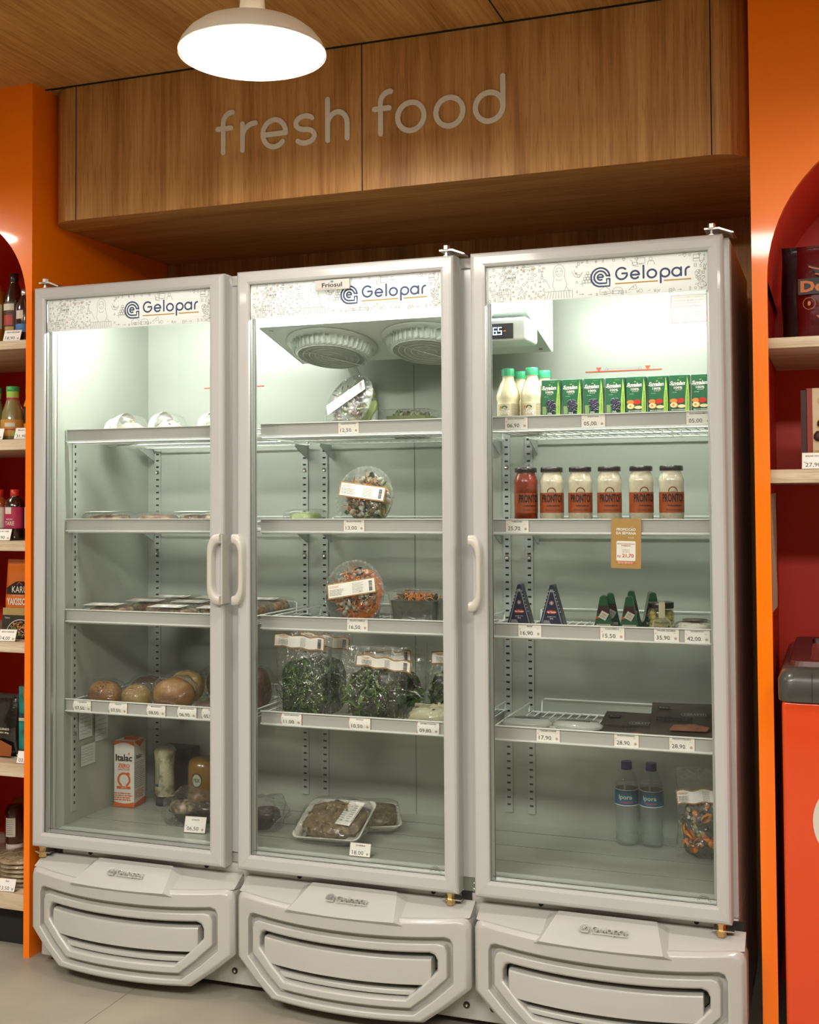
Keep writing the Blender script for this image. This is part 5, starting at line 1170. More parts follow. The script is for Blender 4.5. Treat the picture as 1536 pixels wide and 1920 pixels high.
dome(.100, .300, 'clear domed container at the far left of the top shelf', [(onion, 'chunk'), (lettuce, 'leaf')], 51)
dome(.200, .188, 'clear domed container with a white band, second from the left cabinet wall', [(carrot, 'chunk'), (onion, 'chunk'), (mush, 'chunk')], 52)
dome(.325, .190, 'clear domed container with a white band, third from the left cabinet wall', [(onion, 'chunk'), (mush, 'chunk'), (radish, 'chunk'), (lettuce, 'leaf')], 53)
dome(.455, .240, 'clear domed container half hidden by the left door frame on the top shelf', [(onion, 'chunk'), (onion, 'leaf')], 54)
meat = ramp_mat('cured_meat', [(.3, '#3d2a1e'), (.5, '#7a5038'), (.7, '#b9a67e')], scale=38, rough=.5)
def pack(x, y, z, rz, label, core, mats, seed, lab=True, w=.135, d=.125, h=.020, tilt=0.0, g='flat wrapped packs with white labels'):
    t = thing('wrapped_pack', label, 'food pack', (x, y, z), group=g, rot=(tilt, 0, rz))
    mb = MB(); mb.blob((0, 0, h * .5), w * .42, d * .40, h * .46, core, nz=.2, ns=60, seed=seed, nu=24, nv=10, p=.6, flat=.001); food_bits(mb, (0, 0, h * .55), w * .38, d * .36, h * .4, mats, 40, .008, seed, zmin=.002); mb.build('food', t)
    mb = MB(); mb.blob((0, 0, h * .55), w * .52, d * .52, h * .62, wrap, nz=.05, ns=50, seed=seed, nu=28, nv=10, p=.45, flat=0); mb.build('wrapping', t)
    if lab:
        mb = MB(Matrix.Translation((-.012, -d * .18, h * 1.19)) @ Matrix.Rotation(.02, 4, 'Z') @ Matrix.Rotation(-PI / 2, 4, 'X')); flat_label(mb, w * .78, d * .46, seed, border=False); mb.build('label', t)
    return t
MM = [(mush, 'chunk'), (carrot, 'chunk'), (onion, 'chunk'), (radish, 'chunk')]
for x, y, l, sd in [(.118, .205, 'flat wrapped pack with white label at the left end of the second shelf', 61), (.27, .22, 'flat wrapped pack in the middle of the second shelf, left door', 62), (.425, .20, 'flat wrapped pack with orange pieces beside the left door frame on the second shelf', 63)]:
    pack(x, y, BZ[1] + .003, 0, l, meat, MM, sd, lab=(sd != 62), h=.042, tilt=.03)
for x, y, dz, l, sd in [(.130, .200, .004, 'wrapped pack with white label in front at the left of the third shelf', 71), (.345, .200, .004, 'wrapped pack with white label in front near the door frame on the third shelf', 72), (.500, .205, .004, 'wrapped pack behind the left door frame at the front of the third shelf', 73),
    (.185, .333, .006, 'wrapped pack in the second row behind the front left pack', 74), (.340, .333, .006, 'wrapped pack in the second row behind the front right pack', 75), (.497, .333, .006, 'wrapped pack in the second row next to the mullion', 76),
    (.200, .458, .008, 'wrapped pack in the back row at the left of the third shelf', 77), (.350, .458, .008, 'wrapped pack in the back row near the middle of the third shelf', 78), (.505, .458, .008, 'wrapped pack in the back row next to the mullion', 79)]:
    pack(x, y, BZ[2] + dz, .03 * (sd % 3 - 1), l, meat, MM, sd, w=.145, d=.118 if y > .4 else .13, h=.034, tilt=.05, g='wrapped packs on the third shelf')
pack(.722, .27, BZ[1], 0, 'round wrapped green salad plate beside the mullion on the second shelf', lettuce, [(lettuce, 'leaf'), (kale_l, 'leaf')], 81, lab=False, w=.10, d=.13, h=.05)
bread = ramp_mat('bread', [(.3, '#66401a'), (.5, '#8f6228'), (.72, '#a8813f')], scale=14, rough=.6, bump=.2, stretch=(1, 1, 2)); bread2 = ramp_mat('bread_pale', [(.3, '#7c5c28'), (.6, '#a88d54')], scale=12, rough=.6, bump=.2); bread3 = ramp_mat('bread_dark', [(.3, '#38210f'), (.6, '#583819')], scale=12, rough=.5, bump=.2)
seedm = mat('seeds', '#33281a', rough=.7)
def loaf(x, y, rx, ry, rz_, m, seed, label, rot=0, seeds=0, dz=0):
    t = thing('bread_roll', label, 'bread', (x, y, BZ[3] + dz), rot, 'wrapped bread rolls on the lowest shelf')
    mb = MB(); mb.blob((0, 0, rz_ * .92), rx, ry, rz_, m, nz=.10, ns=22, seed=seed, nu=30, nv=18, p=1.0, flat=.002)
    rnd = random.Random(seed)
    for k in range(seeds):
        a, b = rnd.uniform(0, 6.3), rnd.uniform(.1, 1.4); mb.blob((rx * math.cos(a) * math.cos(b), ry * math.sin(a) * math.cos(b), rz_ * .92 + rz_ * math.sin(b)), .0018, .0018, .0018, seedm, nu=5, nv=4)
    mb.build('bread', t)
    mb = MB(); mb.blob((0, 0, rz_ * .95), rx * 1.09, ry * 1.10, rz_ * 1.08, wrap, nz=.14, ns=48, seed=seed + 3, nu=40, nv=20, p=.75, flat=.0005); mb.build('wrapping', t)
loaf(.118, .185, .052, .045, .040, bread, 1, 'seeded golden bread roll in wrap at the far left end of the row', 0, 90)
loaf(.228, .178, .043, .040, .038, bread2, 2, 'pale oval bread roll in wrap, second in the front row', .5)
loaf(.347, .185, .060, .048, .050, bread, 3, 'largest wrapped bread loaf in the middle of the front row', .3)
loaf(.465, .175, .046, .040, .021, bread3, 4, 'low flat round wrapped bread in the front row near the door frame', 0)
loaf(.160, .345, .055, .05, .036, bread3, 5, 'dark brown bread roll behind the seeded roll', .2)
loaf(.300, .335, .055, .045, .048, bread2, 6, 'pale wrapped bread roll behind the large loaf', .4)
loaf(.438, .325, .058, .055, .066, bread3, 7, 'tall dark wrapped loaf behind the flat round bread', .2)
loaf(.556, .300, .036, .05, .060, bread3, 8, 'dark wrapped loaf beside the mullion', 0)
# cabinet floor, left
mwhite = mat('milk_white', '#d3d0c4', rough=.4); mor = mat('milk_orange', '#c95a24', rough=.4); mink = mat('milk_ink', '#1d2126', rough=.4)
t = thing('milk_carton', 'white and orange lactose free milk carton on the cabinet floor', 'carton', (.078, .372, FZ), .08)
w, d, h = .068, .072, .198
mb = MB(); mb.box(-w / 2, w / 2, -d / 2, d / 2, 0, h, mwhite); mb.build('carton_body', t, bevel=.0015)
mb = MB(); mb.M = Matrix.Translation((0, -d / 2 - .0005, 0)); y = 0
mb.poly([(-w / 2, y, 0)] + [(w / 2 - w * (1 - i / 8), y, .016 - .006 * math.sin(PI * i / 8)) for i in range(9)] + [(w / 2, y, 0)], mor); mb.poly([(-w / 2, y, h)] + [(-w / 2 + w * i / 8, y, h - .014 + .010 * math.sin(PI * i / 8)) for i in range(9)] + [(w / 2, y, h)], mor)
mb.text('Italac', 0, .148, w=.056, h=.021, m=mink, y=-.0003, bold=.03); mb.text('ZERO', 0, .124, w=.040, h=.012, m=mor, y=-.0003, bold=.03); mb.text('LACTOSE', 0, .113, w=.038, h=.0065, m=mor, y=-.0003, bold=.02)
mb.stroke(arc(0, .082, .019, .019, -60, 240, 30), .006, mor, y0=-.0003); mb.box(-.024, .022, -.0004, 0, .054, .062, mor); mb.text('LEITE', 0, .058, w=.018, h=.004, m=mwhite, y=-.0006); mb.poly([(.014 + .006 * math.cos(i * PI / 5), -.0004, .099 + .006 * math.sin(i * PI / 5)) for i in range(10)], mor)
grey_lines(mb, -.032, .032, .018, .044, 4, m=mor, y=-.0003, seed=9, th=.5)
mb.poly([(.013, -.0005, .158), (.018, -.0005, .166), (.020, -.0005, .158)], mor)
mb.M = Matrix(((0, -1, 0, w / 2 + .0005), (1, 0, 0, 0), (0, 0, 1, 0), (0, 0, 0, 1)))
mb.poly([(-d / 2, 0, 0)] + [(-d / 2 + d * i / 8, 0, .010 + .010 * i / 8) for i in range(9)] + [(d / 2, 0, 0)], mor); mb.poly([(-d / 2, 0, h), (0, 0, h - .022), (d / 2, 0, h)], mor); mb.text('Italac', -.008, .150, w=.034, h=.014, m=mink, y=-.0003, bold=.03); grey_lines(mb, -.032, .03, .055, .135, 14, m=doodle_ink, y=-.0003, seed=10, th=.3); grey_lines(mb, -.03, .03, .024, .05, 5, m=mor, y=-.0003, seed=12, th=.4)
mb.build('print', t)
mb = MB(); mb.box(-.014, .026, -.01, .01, h, h + .008, mor); mb.build('flap', t)
mb = MB(); mb.box(0, .115, 0, .055, 0, .160, black); mb.build('dark_box', loc=(.122, .468, FZ), bevel=.004, label='plain black box standing behind the milk carton', cat='box')
t = thing('mayonnaise_bottle', 'cream squeeze bottle standing on its dark cap behind the donuts', 'bottle', (.181, .405, FZ))
mb = MB(); mb.lathe([(.026, .028), (.029, .034), (.030, .06), (.0275, .10), (.0275, .12), (.031, .145), (.033, .162), (.031, .170), (.020, .174), (0, .175)], ramp_mat('mayo', [(.35, '#6e6a50'), (.5, '#bdb592'), (.7, '#cbc4a4')], scale=30, rough=.35, coat=.5), n=30); mb.build('bottle_body', t)
mb = MB(); mb.lathe([(0, 0), (.027, 0), (.028, .003), (.026, .028)], mat('mayo_cap', '#24243a', rough=.4), n=30); mb.build('cap', t)
mb = MB(); mb.lathe([(.034, .01), (.033, .06), (.031, .11), (.0355, .165), (.025, .178), (0, .18)], wrap, n=30, caps=False); mb.warp = wrapR(.0305); strip(mb, -.022, -.002, .06, .13, mat('mayo_label', '#8f8f78', rough=.5), 6, y=.0005); strip(mb, -.02, -.004, .058, .066, blue, 5); mb.build('wrapping', t)
t = thing('mustard_jar', 'amber yellow jar with round blue label behind the donuts', 'jar', (.300, .43, FZ))
am = mat('amber', '#7d5a1c', rough=.3, coat=.6)
mb = MB(); mb.lathe([(0, 0), (.042, 0), (.046, .006), (.046, .120), (.040, .138), (.030, .146), (0, .148)], am, n=32); mb.build('jar_body', t)
mb = MB(); mb.warp = wrapR(.0465); mb.poly([(.004 + .018 * math.cos(i * PI / 10), -.0004, .085 + .022 * math.sin(i * PI / 10)) for i in range(20)], mat('mus_blue', '#2b3b46', rough=.5)); mb.poly([(.004 + .014 * math.cos(i * PI / 10), -.0008, .085 + .018 * math.sin(i * PI / 10)) for i in range(20)], mat('mus_pale', '#a9aa92', rough=.5)); mb.text('MIX', .004, .085, w=.02, h=.012, m='mus_blue', y=-.0012); mb.build('label', t)
choc = mat('donut_choc', '#2a1c12', rough=.35, coat=.6); glaze = ramp_mat('donut_glaze', [(.4, '#55432e'), (.6, '#a99878')], scale=50, rough=.35, coat=.5)
def donuts(x, y, label, seed):
    t = thing('donut_pack', label, 'donuts', (x, y, FZ), .15, 'film wrapped donut packs')
    for i, (dx, m) in enumerate(((-.038, glaze), (.038, choc))):
        mb = MB(); rings = []
        for a in range(24):
            A = 2 * PI * a / 24; rings.append([((.024 + .016 * math.cos(b)) * math.cos(A) + dx, (.024 + .016 * math.cos(b)) * math.sin(A), .040 + .017 * math.sin(b)) for b in [2 * PI * k / 12 for k in range(12)]])
        rings.append(rings[0]); mb.loft(rings, m, smooth=True); mb.build('donut', t)
    mb = MB(); mb.lathe([(0, .002), (.05, .002), (.074, .03), (.08, .032)], mat('donut_tray', '#20201c', rough=.4), n=28, sq=.62, caps=False); mb.build('tray', t)
    mb = MB(); mb.blob((0, 0, .040), .090, .062, .050, wrap, nz=.30, ns=30, seed=seed, nu=40, nv=22, p=.7, flat=.0005); mb.build('wrapping', t); return t
donuts(.372, .262, 'film wrapped donut pack behind the 06,50 price stand', 5); donuts(.560, .262, 'film wrapped donut pack mostly hidden behind the frames of the first two doors', 9)
price_stand(.428, .158, FZ, 'DONUTS', '06,50', 'clear stand with price card reading 06,50 in front of the donuts', rz=.1, w=.064, h=.044)
# ================================================================ goods on the orange units
def pbottle(name, cat, x, y, z, prof, body, capm, caph, lab, label, group=None, n=24, rz=0, coat_txt=None):
    t = thing(name, label, cat, (x, y, z), rz, group)
    mb = MB(); mb.lathe(prof, body, n=n); mb.build('bottle_body', t)
    r = prof[-1][0]; h0 = prof[-1][1]
    mb = MB(); mb.lathe([(r * 1.02, h0 - .004), (r * 1.12, h0 - .002), (r * 1.1, h0 + caph), (0, h0 + caph)], capm, n=n); mb.build('cap', t)
    if lab:
        R, z0_, z1_, lm, stripes = lab; mb = MB(); mb.warp = wrapR(R); strip(mb, -R * 1.4, R * 1.4, z0_, z1_, lm, 20)
        for (a, b, c, dd, m) in stripes: strip(mb, a, b, c, dd, m, 8, y=-.0004)
        if coat_txt:
            for (s_, tx, tz, tw, th, tm) in coat_txt: mb.text(s_, tx, tz, w=tw, h=th, m=tm, y=-.0008, bold=.02)
        mb.build('label', t)
    return t
oil = mat('oil_gold', '#a8681a', rough=.2, coat=1); darkliq = mat('dark_liquid', '#2a140a', rough=.2, coat=1); oilred = mat('oil_red', '#8a3a12', rough=.25, coat=.8); pinkl = mat('pink_label', '#a8224a', rough=.5)
cream_l = mat('label_cream', '#cfc6b4', rough=.6); blue_l = mat('label_blue', '#3f74ac', rough=.5); yellow = mat('squeeze_yellow', '#d98e14', rough=.35, coat=.4); dress = mat('dressing', '#7d7648', rough=.3, coat=.8)
big = [(0, 0), (.036, 0), (.038, .006), (.038, .13), (.034, .155), (.022, .185), (.013, .205), (.013, .215)]
pbottle('oil_bottle', 'bottle', -.281, .175, 1.7715, big, oil, black, .022, (.0385, .05, .125, cream_l, [(-.012, .016, .07, .105, redoval)]), 'golden oil bottle with pale label on the top left shelf')
slim = [(0, 0), (.028, 0), (.030, .005), (.030, .12), (.026, .145), (.014, .175), (.012, .185)]
pbottle('oil_bottle', 'bottle', -.216, .190, 1.7715, [(r, h * 1.08) for r, h in slim], darkliq, black, .02, (.0304, .035, .13, mat('label_mix', '#4a2a1a', rough=.5), [(-.02, .02, .105, .125, cream_l), (-.015, .016, .06, .09, redoval), (-.01, .02, .04, .055, gold)]), 'dark glass bottle with patterned label between the golden oil and the arch edge')
pbottle('oil_bottle', 'bottle', -.145, .150, 1.7715, [(r * .86, h * .80) for r, h in slim], darkliq, zinc, .015, (.0264, .03, .055, blue_l, [(-.012, .012, .070, .095, cream_l)]), 'small dark bottle with blue label against the orange arch edge')
dr = [(0, 0), (.030, 0), (.033, .006), (.034, .05), (.030, .085), (.020, .115), (.0175, .125), (.0175, .150)]
for i, (x, y, l) in enumerate([(-.187, .150, 'salad dressing bottle with green cap behind the price cards, front one'), (-.264, .165, 'salad dressing bottle with green cap cut by the left picture edge'), (-.178, .228, 'salad dressing bottle with green cap standing behind the front one')]):
    pbottle('dressing_bottle', 'bottle', x, y, 1.4805, dr, dress, mat('cap_leaf', '#3f9a4c', rough=.4), .012, (.0345, .012, .062, mat('dress_label', '#b98a38', rough=.5), [(-.018, .012, .040, .052, cream_l), (-.018, .012, .030, .034, redoval), (.004, .018, .012, .026, leaf_g)]), l, 'salad dressing bottles', rz=.5)
    mb = MB(); mb.lathe([(.0182, .124), (.0182, .149)], leaf_g, n=24, caps=False); mb.lathe([(.0184, .122), (.0184, .128)], pinkl, n=24, caps=False); mb.build('neck_band', sc.objects[[o.name for o in sc.objects if o.name.startswith('dressing_bottle')][-1]])
t = thing('mustard_bottle', 'yellow squeeze bottle against the orange edge beside the dressings', 'bottle', (-.124, .165, 1.4805))
mb = MB(); mb.lathe([(0, 0), (.026, 0), (.028, .01), (.028, .105), (.022, .125), (.014, .130), (.014, .138), (.012, .155), (0, .157)], yellow, n=24); mb.build('bottle_body', t); mb = MB(); mb.warp = wrapR(.0285); strip(mb, -.02, .02, .05, .1, black, 10); mb.build('label', t)
sq = [(0, 0), (.028, 0), (.030, .006), (.029, .10), (.026, .118), (.014, .128), (.012, .134)]
for x, y, body, l, lm in [(-.248, .165, oilred, 'orange sauce bottle with red cap cut by the left picture edge', cream_l), (-.186, .160, darkliq, 'dark sauce bottle with red cap and pink label reading TARE', pinkl), (-.116, .165, darkliq, 'dark sauce bottle partly hidden by the orange edge beside the TARE bottle', cream_l)]:
    pbottle('sauce_bottle', 'bottle', x, y, 1.1835, sq, body, mat('cap_red', '#b5261c', rough=.4), .017, (.0305, .035, .098, lm, [(-.018, .004, .078, .098, cream_l)]), l, 'red capped sauce bottles', rz=.2, coat_txt=[('TARE', -.002, .050, .030, .012, cream_l), ('MOLHO', -.002, .062, .020, .005, cream_l)])
def pouch(name, cat, x, y, z, w, h, d, m, label, tilt=0, rz=0, group=None):
    t = thing(name, label, cat, (x, y, z), rot=(-tilt, 0, rz), group=group); mb = MB(); rings = []
    for j in range(13):
        v = j / 12; th = d / 2 * (math.sin(PI * min(1, v * 1.0)) ** .6 if v < 1 else 0) + .0012; ring = []
        for i in range(24):
            a = 2 * PI * i / 24; px = w / 2 * math.copysign(abs(math.cos(a)) ** .5, math.cos(a)) * (1 - .02 * math.sin(v * 9)); py = th * math.copysign(abs(math.sin(a)) ** 1.2, math.sin(a))
            k = noise.noise(Vector((px * 35 + x * 50, v * 6, py * 30))); ring.append((px, py + .0035 * k * min(1, th * 80), v * h))
        rings.append(ring)
    mb.loft(rings, m, caps=(True, True), smooth=True); mb.build('pouch_body', t); return t
foil_o = mat('foil_orange', '#cf6a14', rough=.28, coat=.6, bump=.3, bscale=60); foil_d = mat('foil_dark', '#17120e', rough=.25, coat=.7, bump=.5, bscale=50); foil_r = mat('foil_red', '#5c0f12', rough=.35, coat=.4, bump=.4, bscale=40)
p = pouch('noodle_pack', 'noodle pack', -.163, .170, .8895, .125, .235, .035, foil_o, 'orange noodle pack standing on the fourth left shelf', .04)
mb = MB(Matrix.Translation((0, -.0225, 0))); mb.poly([(x, 0, z) for x, z in [(-.045, .132), (.05, .132), (.05, .150), (.030, .160), (.015, .170), (-.01, .170), (-.03, .160), (-.045, .150)]], black); mb.text('KARUI', .004, .146, w=.060, h=.019, m=cream_l, y=-.0008, bold=.01); mb.ribbon([(-.008, .160), (0, .168), (.010, .160)], .003, redoval, y=-.001)
mb.text('YAKISSOBA', .002, .110, w=.090, h=.021, m=cream_l, y=-.0008, bold=.03); mb.text('MACARRAO', -.004, .128, w=.04, h=.003, m=cream_l, y=-.0008); mb.box(-.056, .056, -.001, 0, .070, .091, mat('noodle_beige', '#a08a55', rough=.7)); mb.box(-.058, .058, -.001, 0, .004, .070, foil_d)
food_bits(mb, (.008, -.002, .030), .040, .002, .022, [(carrot, 'chunk'), (kale_l, 'chunk'), (flesh, 'strip'), (flesh, 'strip'), (redoval, 'chunk')], 80, .006, 3); mb.stroke(arc(.010, .012, .052, .045, 20, 160, 12), .002, 'tub_white', y0=-.0012); mb.text('Sabor', -.038, .062, w=.02, h=.005, m=cream_l, y=-.0015); mb.build('print', p)
p = pouch('snack_pouch', 'pouch', -.238, .165, .5385, .135, .185, .045, foil_d, 'dark glossy pouch standing on the fifth left shelf', .05)
mb = MB(Matrix.Translation((0, -.0275, 0))); mb.poly([(a, 0, b) for a, b in [(-.06, .004), (.060, .004), (.062, .035), (.02, .050), (-.03, .045), (-.06, .060)]], mat('pouch_food', '#8a4a1c', rough=.5)); mb.text('DOURADO', .030, .083, w=.040, h=.007, m=cream_l, y=-.0006, bold=.02); mb.text('MIX 80g', .032, .072, w=.034, h=.006, m=cream_l, y=-.0006, bold=.02); mb.ribbon([(-.03, .14), (-.01, .125), (-.02, .095), (-.03, .07)], .006, silver, y=-.0004); mb.build('print', p)
teal = ramp_mat('teal_print', [(.35, '#15403e'), (.5, '#14786e'), (.68, '#2a9a8e')], scale=18, rough=.45)
for z, h, l in ((.5385, .105, 'teal printed box, the lower one on the fifth left shelf'), (.6440, .105, 'open teal printed box stacked on top of the lower teal box')):
    t = thing('teal_box', l, 'box', (-.127, .155, z), group='stacked teal boxes'); mb = MB(); mb.box(-.037, .037, 0, .10, 0, h, teal); mb.build('box_body', t, bevel=.001)
    mb = MB(); mb.box(-.0365, .0365, -.0006, 0, .004, .012, cream_l); mb.text('CHA VERDE', -.010, .008, w=.05, h=.004, m=teal, y=-.001); mb.box(-.0365, .0365, -.0006, 0, .014, .026, mat('teal_dark', '#123c3a', rough=.5))
    if z > .6: mb.poly([(a, -.001, b) for a, b in [(-.024, .104), (.036, .104), (.036, .048), (.0, .048), (-.018, .062), (-.021, .085)]], mat('cardboard', '#8a6a42', rough=.8)); mb.box(.0, .036, -.0014, -.0008, .048, .095, dark)
    mb.build('print', t)
honey = mat('honey_brown', '#4a2410', rough=.25, coat=.8)
for i, (x, y, l) in enumerate([(-.402, .440, 'brown squeeze bottle on a white cap at the back of the bottom left shelf'), (-.455, .375, 'brown squeeze bottle on a white cap cut by the left picture edge'), (-.44, .52, 'amber bottle behind the two brown squeeze bottles')]):
    t = thing('squeeze_bottle', l, 'bottle', (x, y, .1655), .3, 'brown squeeze bottles'); mb = MB(); mb.lathe([(.026, .024), (.030, .03), (.033, .06), (.030, .095), (.033, .125), (.025, .146), (0, .150)], honey if i < 2 else oil, n=24); mb.build('bottle_body', t)
    mb = MB(); mb.lathe([(0, 0), (.027, 0), (.028, .02), (.024, .025)], cream_l, n=24); mb.build('cap', t)
    mb = MB(); mb.warp = wrapR(.0335); strip(mb, -.02, .014, .05, .11, cream_l, 8); grey_lines(mb, -.018, .012, .055, .105, 8, m=doodle_ink, y=-.0004, seed=i); mb.build('label', t)
flatb = ramp_mat('flatbread', [(.4, '#a8926a'), (.6, '#cabb98')], scale=30, rough=.7)
for k in range(6):
    t = thing('flatbread_pack', ['bottom pack', 'second pack from the bottom', 'third pack from the bottom', 'fourth pack from the bottom', 'pack just under the top one', 'top pack'][k] + ' in the stack of wrapped flatbreads, bottom left', 'flatbread', (-.165 - .004 * k, .205, .1655 + .0125 * k), .1 * k, 'stacked wrapped flatbreads')
    mb = MB(); mb.lathe([(0, .001), (.074, .001), (.078, .005), (.074, .0095), (0, .011)], flatb, n=32); mb.build('bread', t)
    mb = MB(); mb.blob((0, 0, .0058), .084, .082, .0062, wrap, nz=.03, ns=60, seed=k, nu=32, nv=8, p=.7, flat=.0); mb.build('wrapping', t)
for x, y, z, rz, n_, p_, l in [(-.150, .095, 1.7715, .12, 'OLEO GERGELIM', '18,90', 'white tilted price card on the top left shelf below the oil bottles'), (-.105, .090, 1.4805, .12, 'MOLHO CREM', '31,90', 'white tilted price card below the yellow squeeze bottle'), (-.205, .088, 1.4805, .12, 'SALADA', '24,90', 'white tilted price card cut by the picture edge below the dressings'), (-.178, .090, 1.1835, .1, 'MOLHO TARE', '19,90', 'white tilted price card below the TARE bottle'), (-.158, .090, .8895, .1, 'MASSA YAKISSOBA', '14,00', 'white tilted price card reading 14,00 below the noodle pack'), (-.093, .092, .5385, .1, 'TE', '03,50', 'white tilted price card against the orange edge below the teal boxes'), (-.158, .092, .1655, .1, 'PAO', '13,50', 'white tilted price card on the bottom left shelf in front of the flatbreads')]:
    price_stand(x, y, z, n_, p_, l, rz=rz, w=.056, h=.036, tilt=.35)
# right unit
p = pouch('chips_bag', 'chips bag', 2.135, .215, 1.6675, .175, .235, .06, foil_r, 'dark red chips bag with orange lettering on the right top shelf', .02, -.1)
mb = MB(Matrix.Translation((0, -.036, 0))); ob = mat('chips_orange', '#c8743a', rough=.5); mb.box(-.080, .075, -.0006, 0, .112, .150, black); mb.text('Doritos', -.002, .131, w=.145, h=.028, m=ob, y=-.001, bold=.04); mb.poly([(-.06, -.0006, .185), (-.01, -.0006, .165), (0.0, -.0006, .152), (-.03, -.0006, .152)], black); mb.ribbon([(-.055, .178), (-.015, .165), (-.02, .155), (-.04, .160)], .003, ob, y=-.001)
mb.ribbon(arc(-.055, .090, .014, .014, 0, 360, 20), .0012, ob, y=-.001); mb.poly([(-.055 + .004 * math.cos(i), -.001, .090 + .006 * math.sin(i)) for i in range(6)], ob); mb.poly([(-.04, -.0008, .060), (.03, -.0008, .075), (.06, -.0008, .030), (.0, -.0008, .0150)], mat('chips_food', '#a8581c', rough=.5)); mb.build('print', p)
pouch('chips_bag', 'chips bag', 2.105, .330, 1.6675, .19, .255, .06, mat('foil_brownblack', '#180a09', rough=.35, coat=.4, bump=.4, bscale=40), 'nearly black chips bag standing behind the dark red one', .02, .1)
t = thing('chocolate_box', 'cream coloured chocolate box with brown spine on the right second shelf', 'box', (2.130, .165, 1.3625), -.08)
mb = MB(); mb.box(-.062, .062, 0, .035, 0, .192, mat('choc_cream', '#c9b492', rough=.5)); mb.box(-.064, -.062, -.0008, .036, 0, .192, mat('choc_spine', '#3a0f0a', rough=.5)); mb.box(-.062, -.050, -.0010, 0, .0, .192, mat('choc_red', '#8a2c10', rough=.5)); mb.box(-.076, -.062, -.0008, .0, 0, .188, 'choc_spine'); mb.build('box_body', t)
mb = MB(); mb.M = Matrix.Translation((0, -.0012, 0)); mb.text('Cup', -.022, .160, w=.034, h=.022, m=gold, slant=.2); mb.text('chocolate', -.020, .146, w=.03, h=.004, m=gold)
for a, b, r in ((-.028, .108, .013), (-.004, .112, .013), (-.036, .078, .0135), (-.008, .080, .014)): mb.poly([(a + r * math.cos(i * PI / 9), -.0002 * (1 + (b > .1)), b + r * math.sin(i * PI / 9)) for i in range(18)], gold); mb.blob((a, -.001, b), r * .9, .004, r * .9, mat('choc_ball', '#2e140c', rough=.5), nz=.2, ns=200, nu=14, nv=10)
mb.poly([(-.048, -.0003, .042), (-.010, -.0003, .054), (.0, -.0003, .030)], gold); mb.build('print', t)
price_stand(2.087, .105, 1.3625, 'BOLHAS CROCANTES', '27,90', 'white tilted price card reading 27,90 in front of the chocolate box', rz=-.05, w=.062, h=.040, tilt=.3)
mb = MB(Matrix(((0, -1, 0, 1.9855), (1, 0, 0, 0), (0, 0, 1, 0), (0, 0, 0, 1)))); pl_m = mat('flyer_paper', '#c2a898', rough=.6)
mb = MB(); V = []; F = []
for i in range(13):
    z = 1.03 + .275 * i / 12; yb = .235 + .012 * math.sin(i * 1.1); V += [(1.985, .085, z), (1.992, yb, z + .004)]
for i in range(12): F.append((2 * i, 2 * i + 1, 2 * i + 3, 2 * i + 2))
mb.add(V, F, pl_m); mb.box(1.9835, 1.9845, .088, .15, 1.22, 1.295, mat('flyer_yellow', '#b87a1c', rough=.6))
mb.build('flyer', label='narrow pale paper flyer stuck inside the right orange unit', cat='flyer')
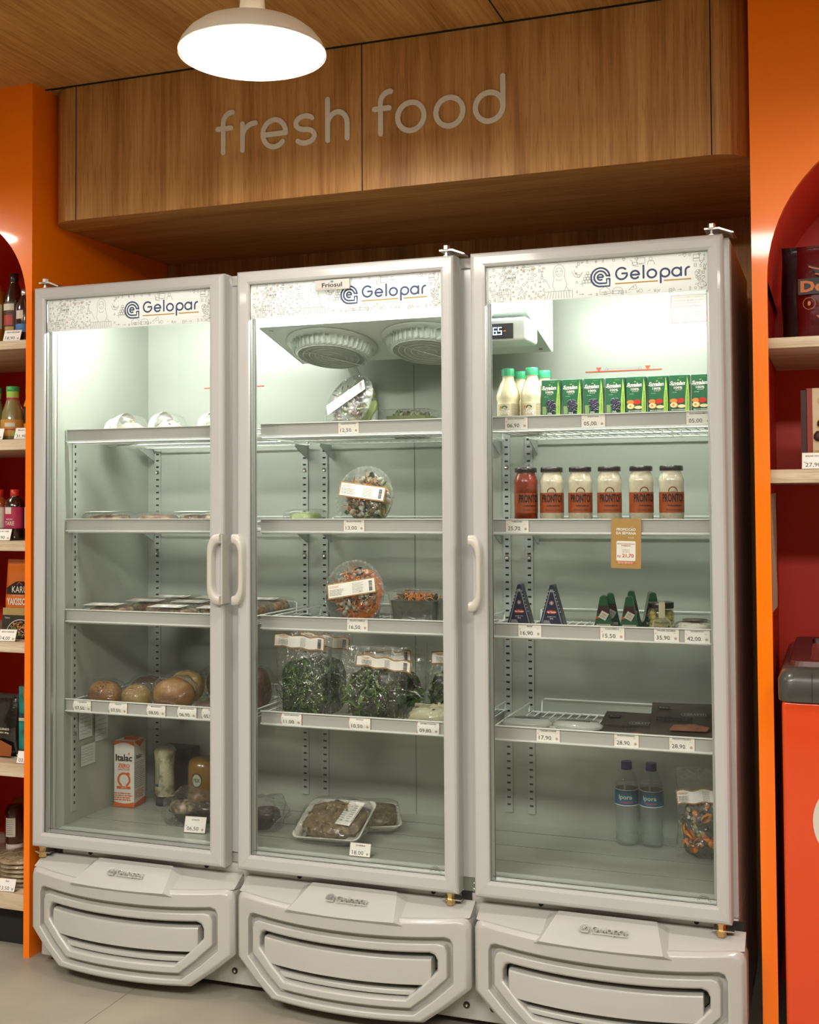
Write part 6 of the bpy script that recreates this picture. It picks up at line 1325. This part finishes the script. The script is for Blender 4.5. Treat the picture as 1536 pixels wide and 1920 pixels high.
# chest freezer
t = thing('chest_freezer', 'red chest freezer with dark grey rim in front of the right unit', 'freezer', (2.005, -.030, 0))
fr = mat('freezer_red', (.66, .055, .004), rough=.3, coat=.5); fg = mat('freezer_grey', '#3c3c36', rough=.32, coat=.3); rimr = mat('freezer_rim_red', '#4a1810', rough=.4)
W, D = .68, .55
mb = MB(); mb.box(.004, W, .004, D, .05, .852, fr); mb.build('body', t, bevel=.010)
mb = MB()
def rr3(x0, x1, y0, y1, r, z): return [(a, b, z) for a, b in rrect(x0, x1, y0, y1, r, 5)]
mb.loft([rr3(-.003, W + .003, -.003, D, .03, .850), rr3(-.004, W + .004, -.004, D, .035, .856), rr3(-.004, W + .004, -.004, D, .035, .895), rr3(.004, W - .004, .006, D - .004, .035, .915), rr3(.016, W - .016, .018, D - .01, .03, .922), rr3(.03, W - .03, .035, D - .02, .03, .923)], fg, smooth=True); mb.box(.0675, .0685, -.0048, .0, .852, .914, seam); mb.build('rim', t)
mb = MB(); mb.loft([rr3(.018, W - .03, .034, D - .015, .03, .922), rr3(.022, W - .03, .038, D - .018, .03, .934), rr3(.062, W - .06, .075, D - .06, .01, .934), rr3(.066, W - .06, .08, D - .066, .01, .90)], rimr, smooth=False); mb.build('lid_frame', t)
mb = MB(); mb.quad((.06, .07, .928), (W - .06, .07, .928), (W - .06, D - .06, .928), (.06, D - .06, .928), glass); mb.build('lid_glass', t)
mb = MB(); mb.box(.05, W - .05, .06, D - .05, .8525, .8545, black); mb.tube([(.06, D - .1, .905), (W - .06, D - .1, .905)], .006, fg); mb.build('inner_tub', t)
mb = MB(); rnd = random.Random(6); y = -.0008
mb.poly([(.165 + .100 * math.cos(i * PI / 24), .0035, .593 + .100 * math.sin(i * PI / 24)) for i in range(48)], mat('decal_white', '#c9c4b8', rough=.5)); mb.build('round_decal', t)
for k in range(5):
    p = pouch('ice_cream_pack', 'ice cream', 2.110 + .066 * k, .110, .8565, .048, .050, .02, mat('ice_pack', '#c8a898', rough=.5), ['pale ice cream pack nearest the left corner inside the red freezer', 'pale ice cream pack second inside the red freezer', 'pale ice cream pack third inside the red freezer', 'pale ice cream pack fourth inside the red freezer', 'pale ice cream pack furthest right inside the red freezer'][k], .3, .2 * (k % 3), 'ice cream packs in the freezer')
# ================================================================ opposite side of the shop, seen only in the glass
t = thing('display_shelf', 'plain grey display shelf on the far side of the aisle behind the camera', 'shelving unit', (.6, -4.25, 0))
wh = mat('shelf_grey', '#77726a', rough=.5)
mb = MB(); mb.box(-1.0, 1.4, -.02, 0, 0, 1.7, wh); mb.build('back_panel', t)
for z in (.12, .55, .95, 1.35):
    mb = MB(); mb.box(-1.0, 1.4, 0, .40, z, z + .03, wh); mb.build('shelf', t)
for x in (-1.02, 1.4):
    mb = MB(); mb.box(x, x + .02, -.02, .4, 0, 1.7, wh); mb.build('side_panel', t)
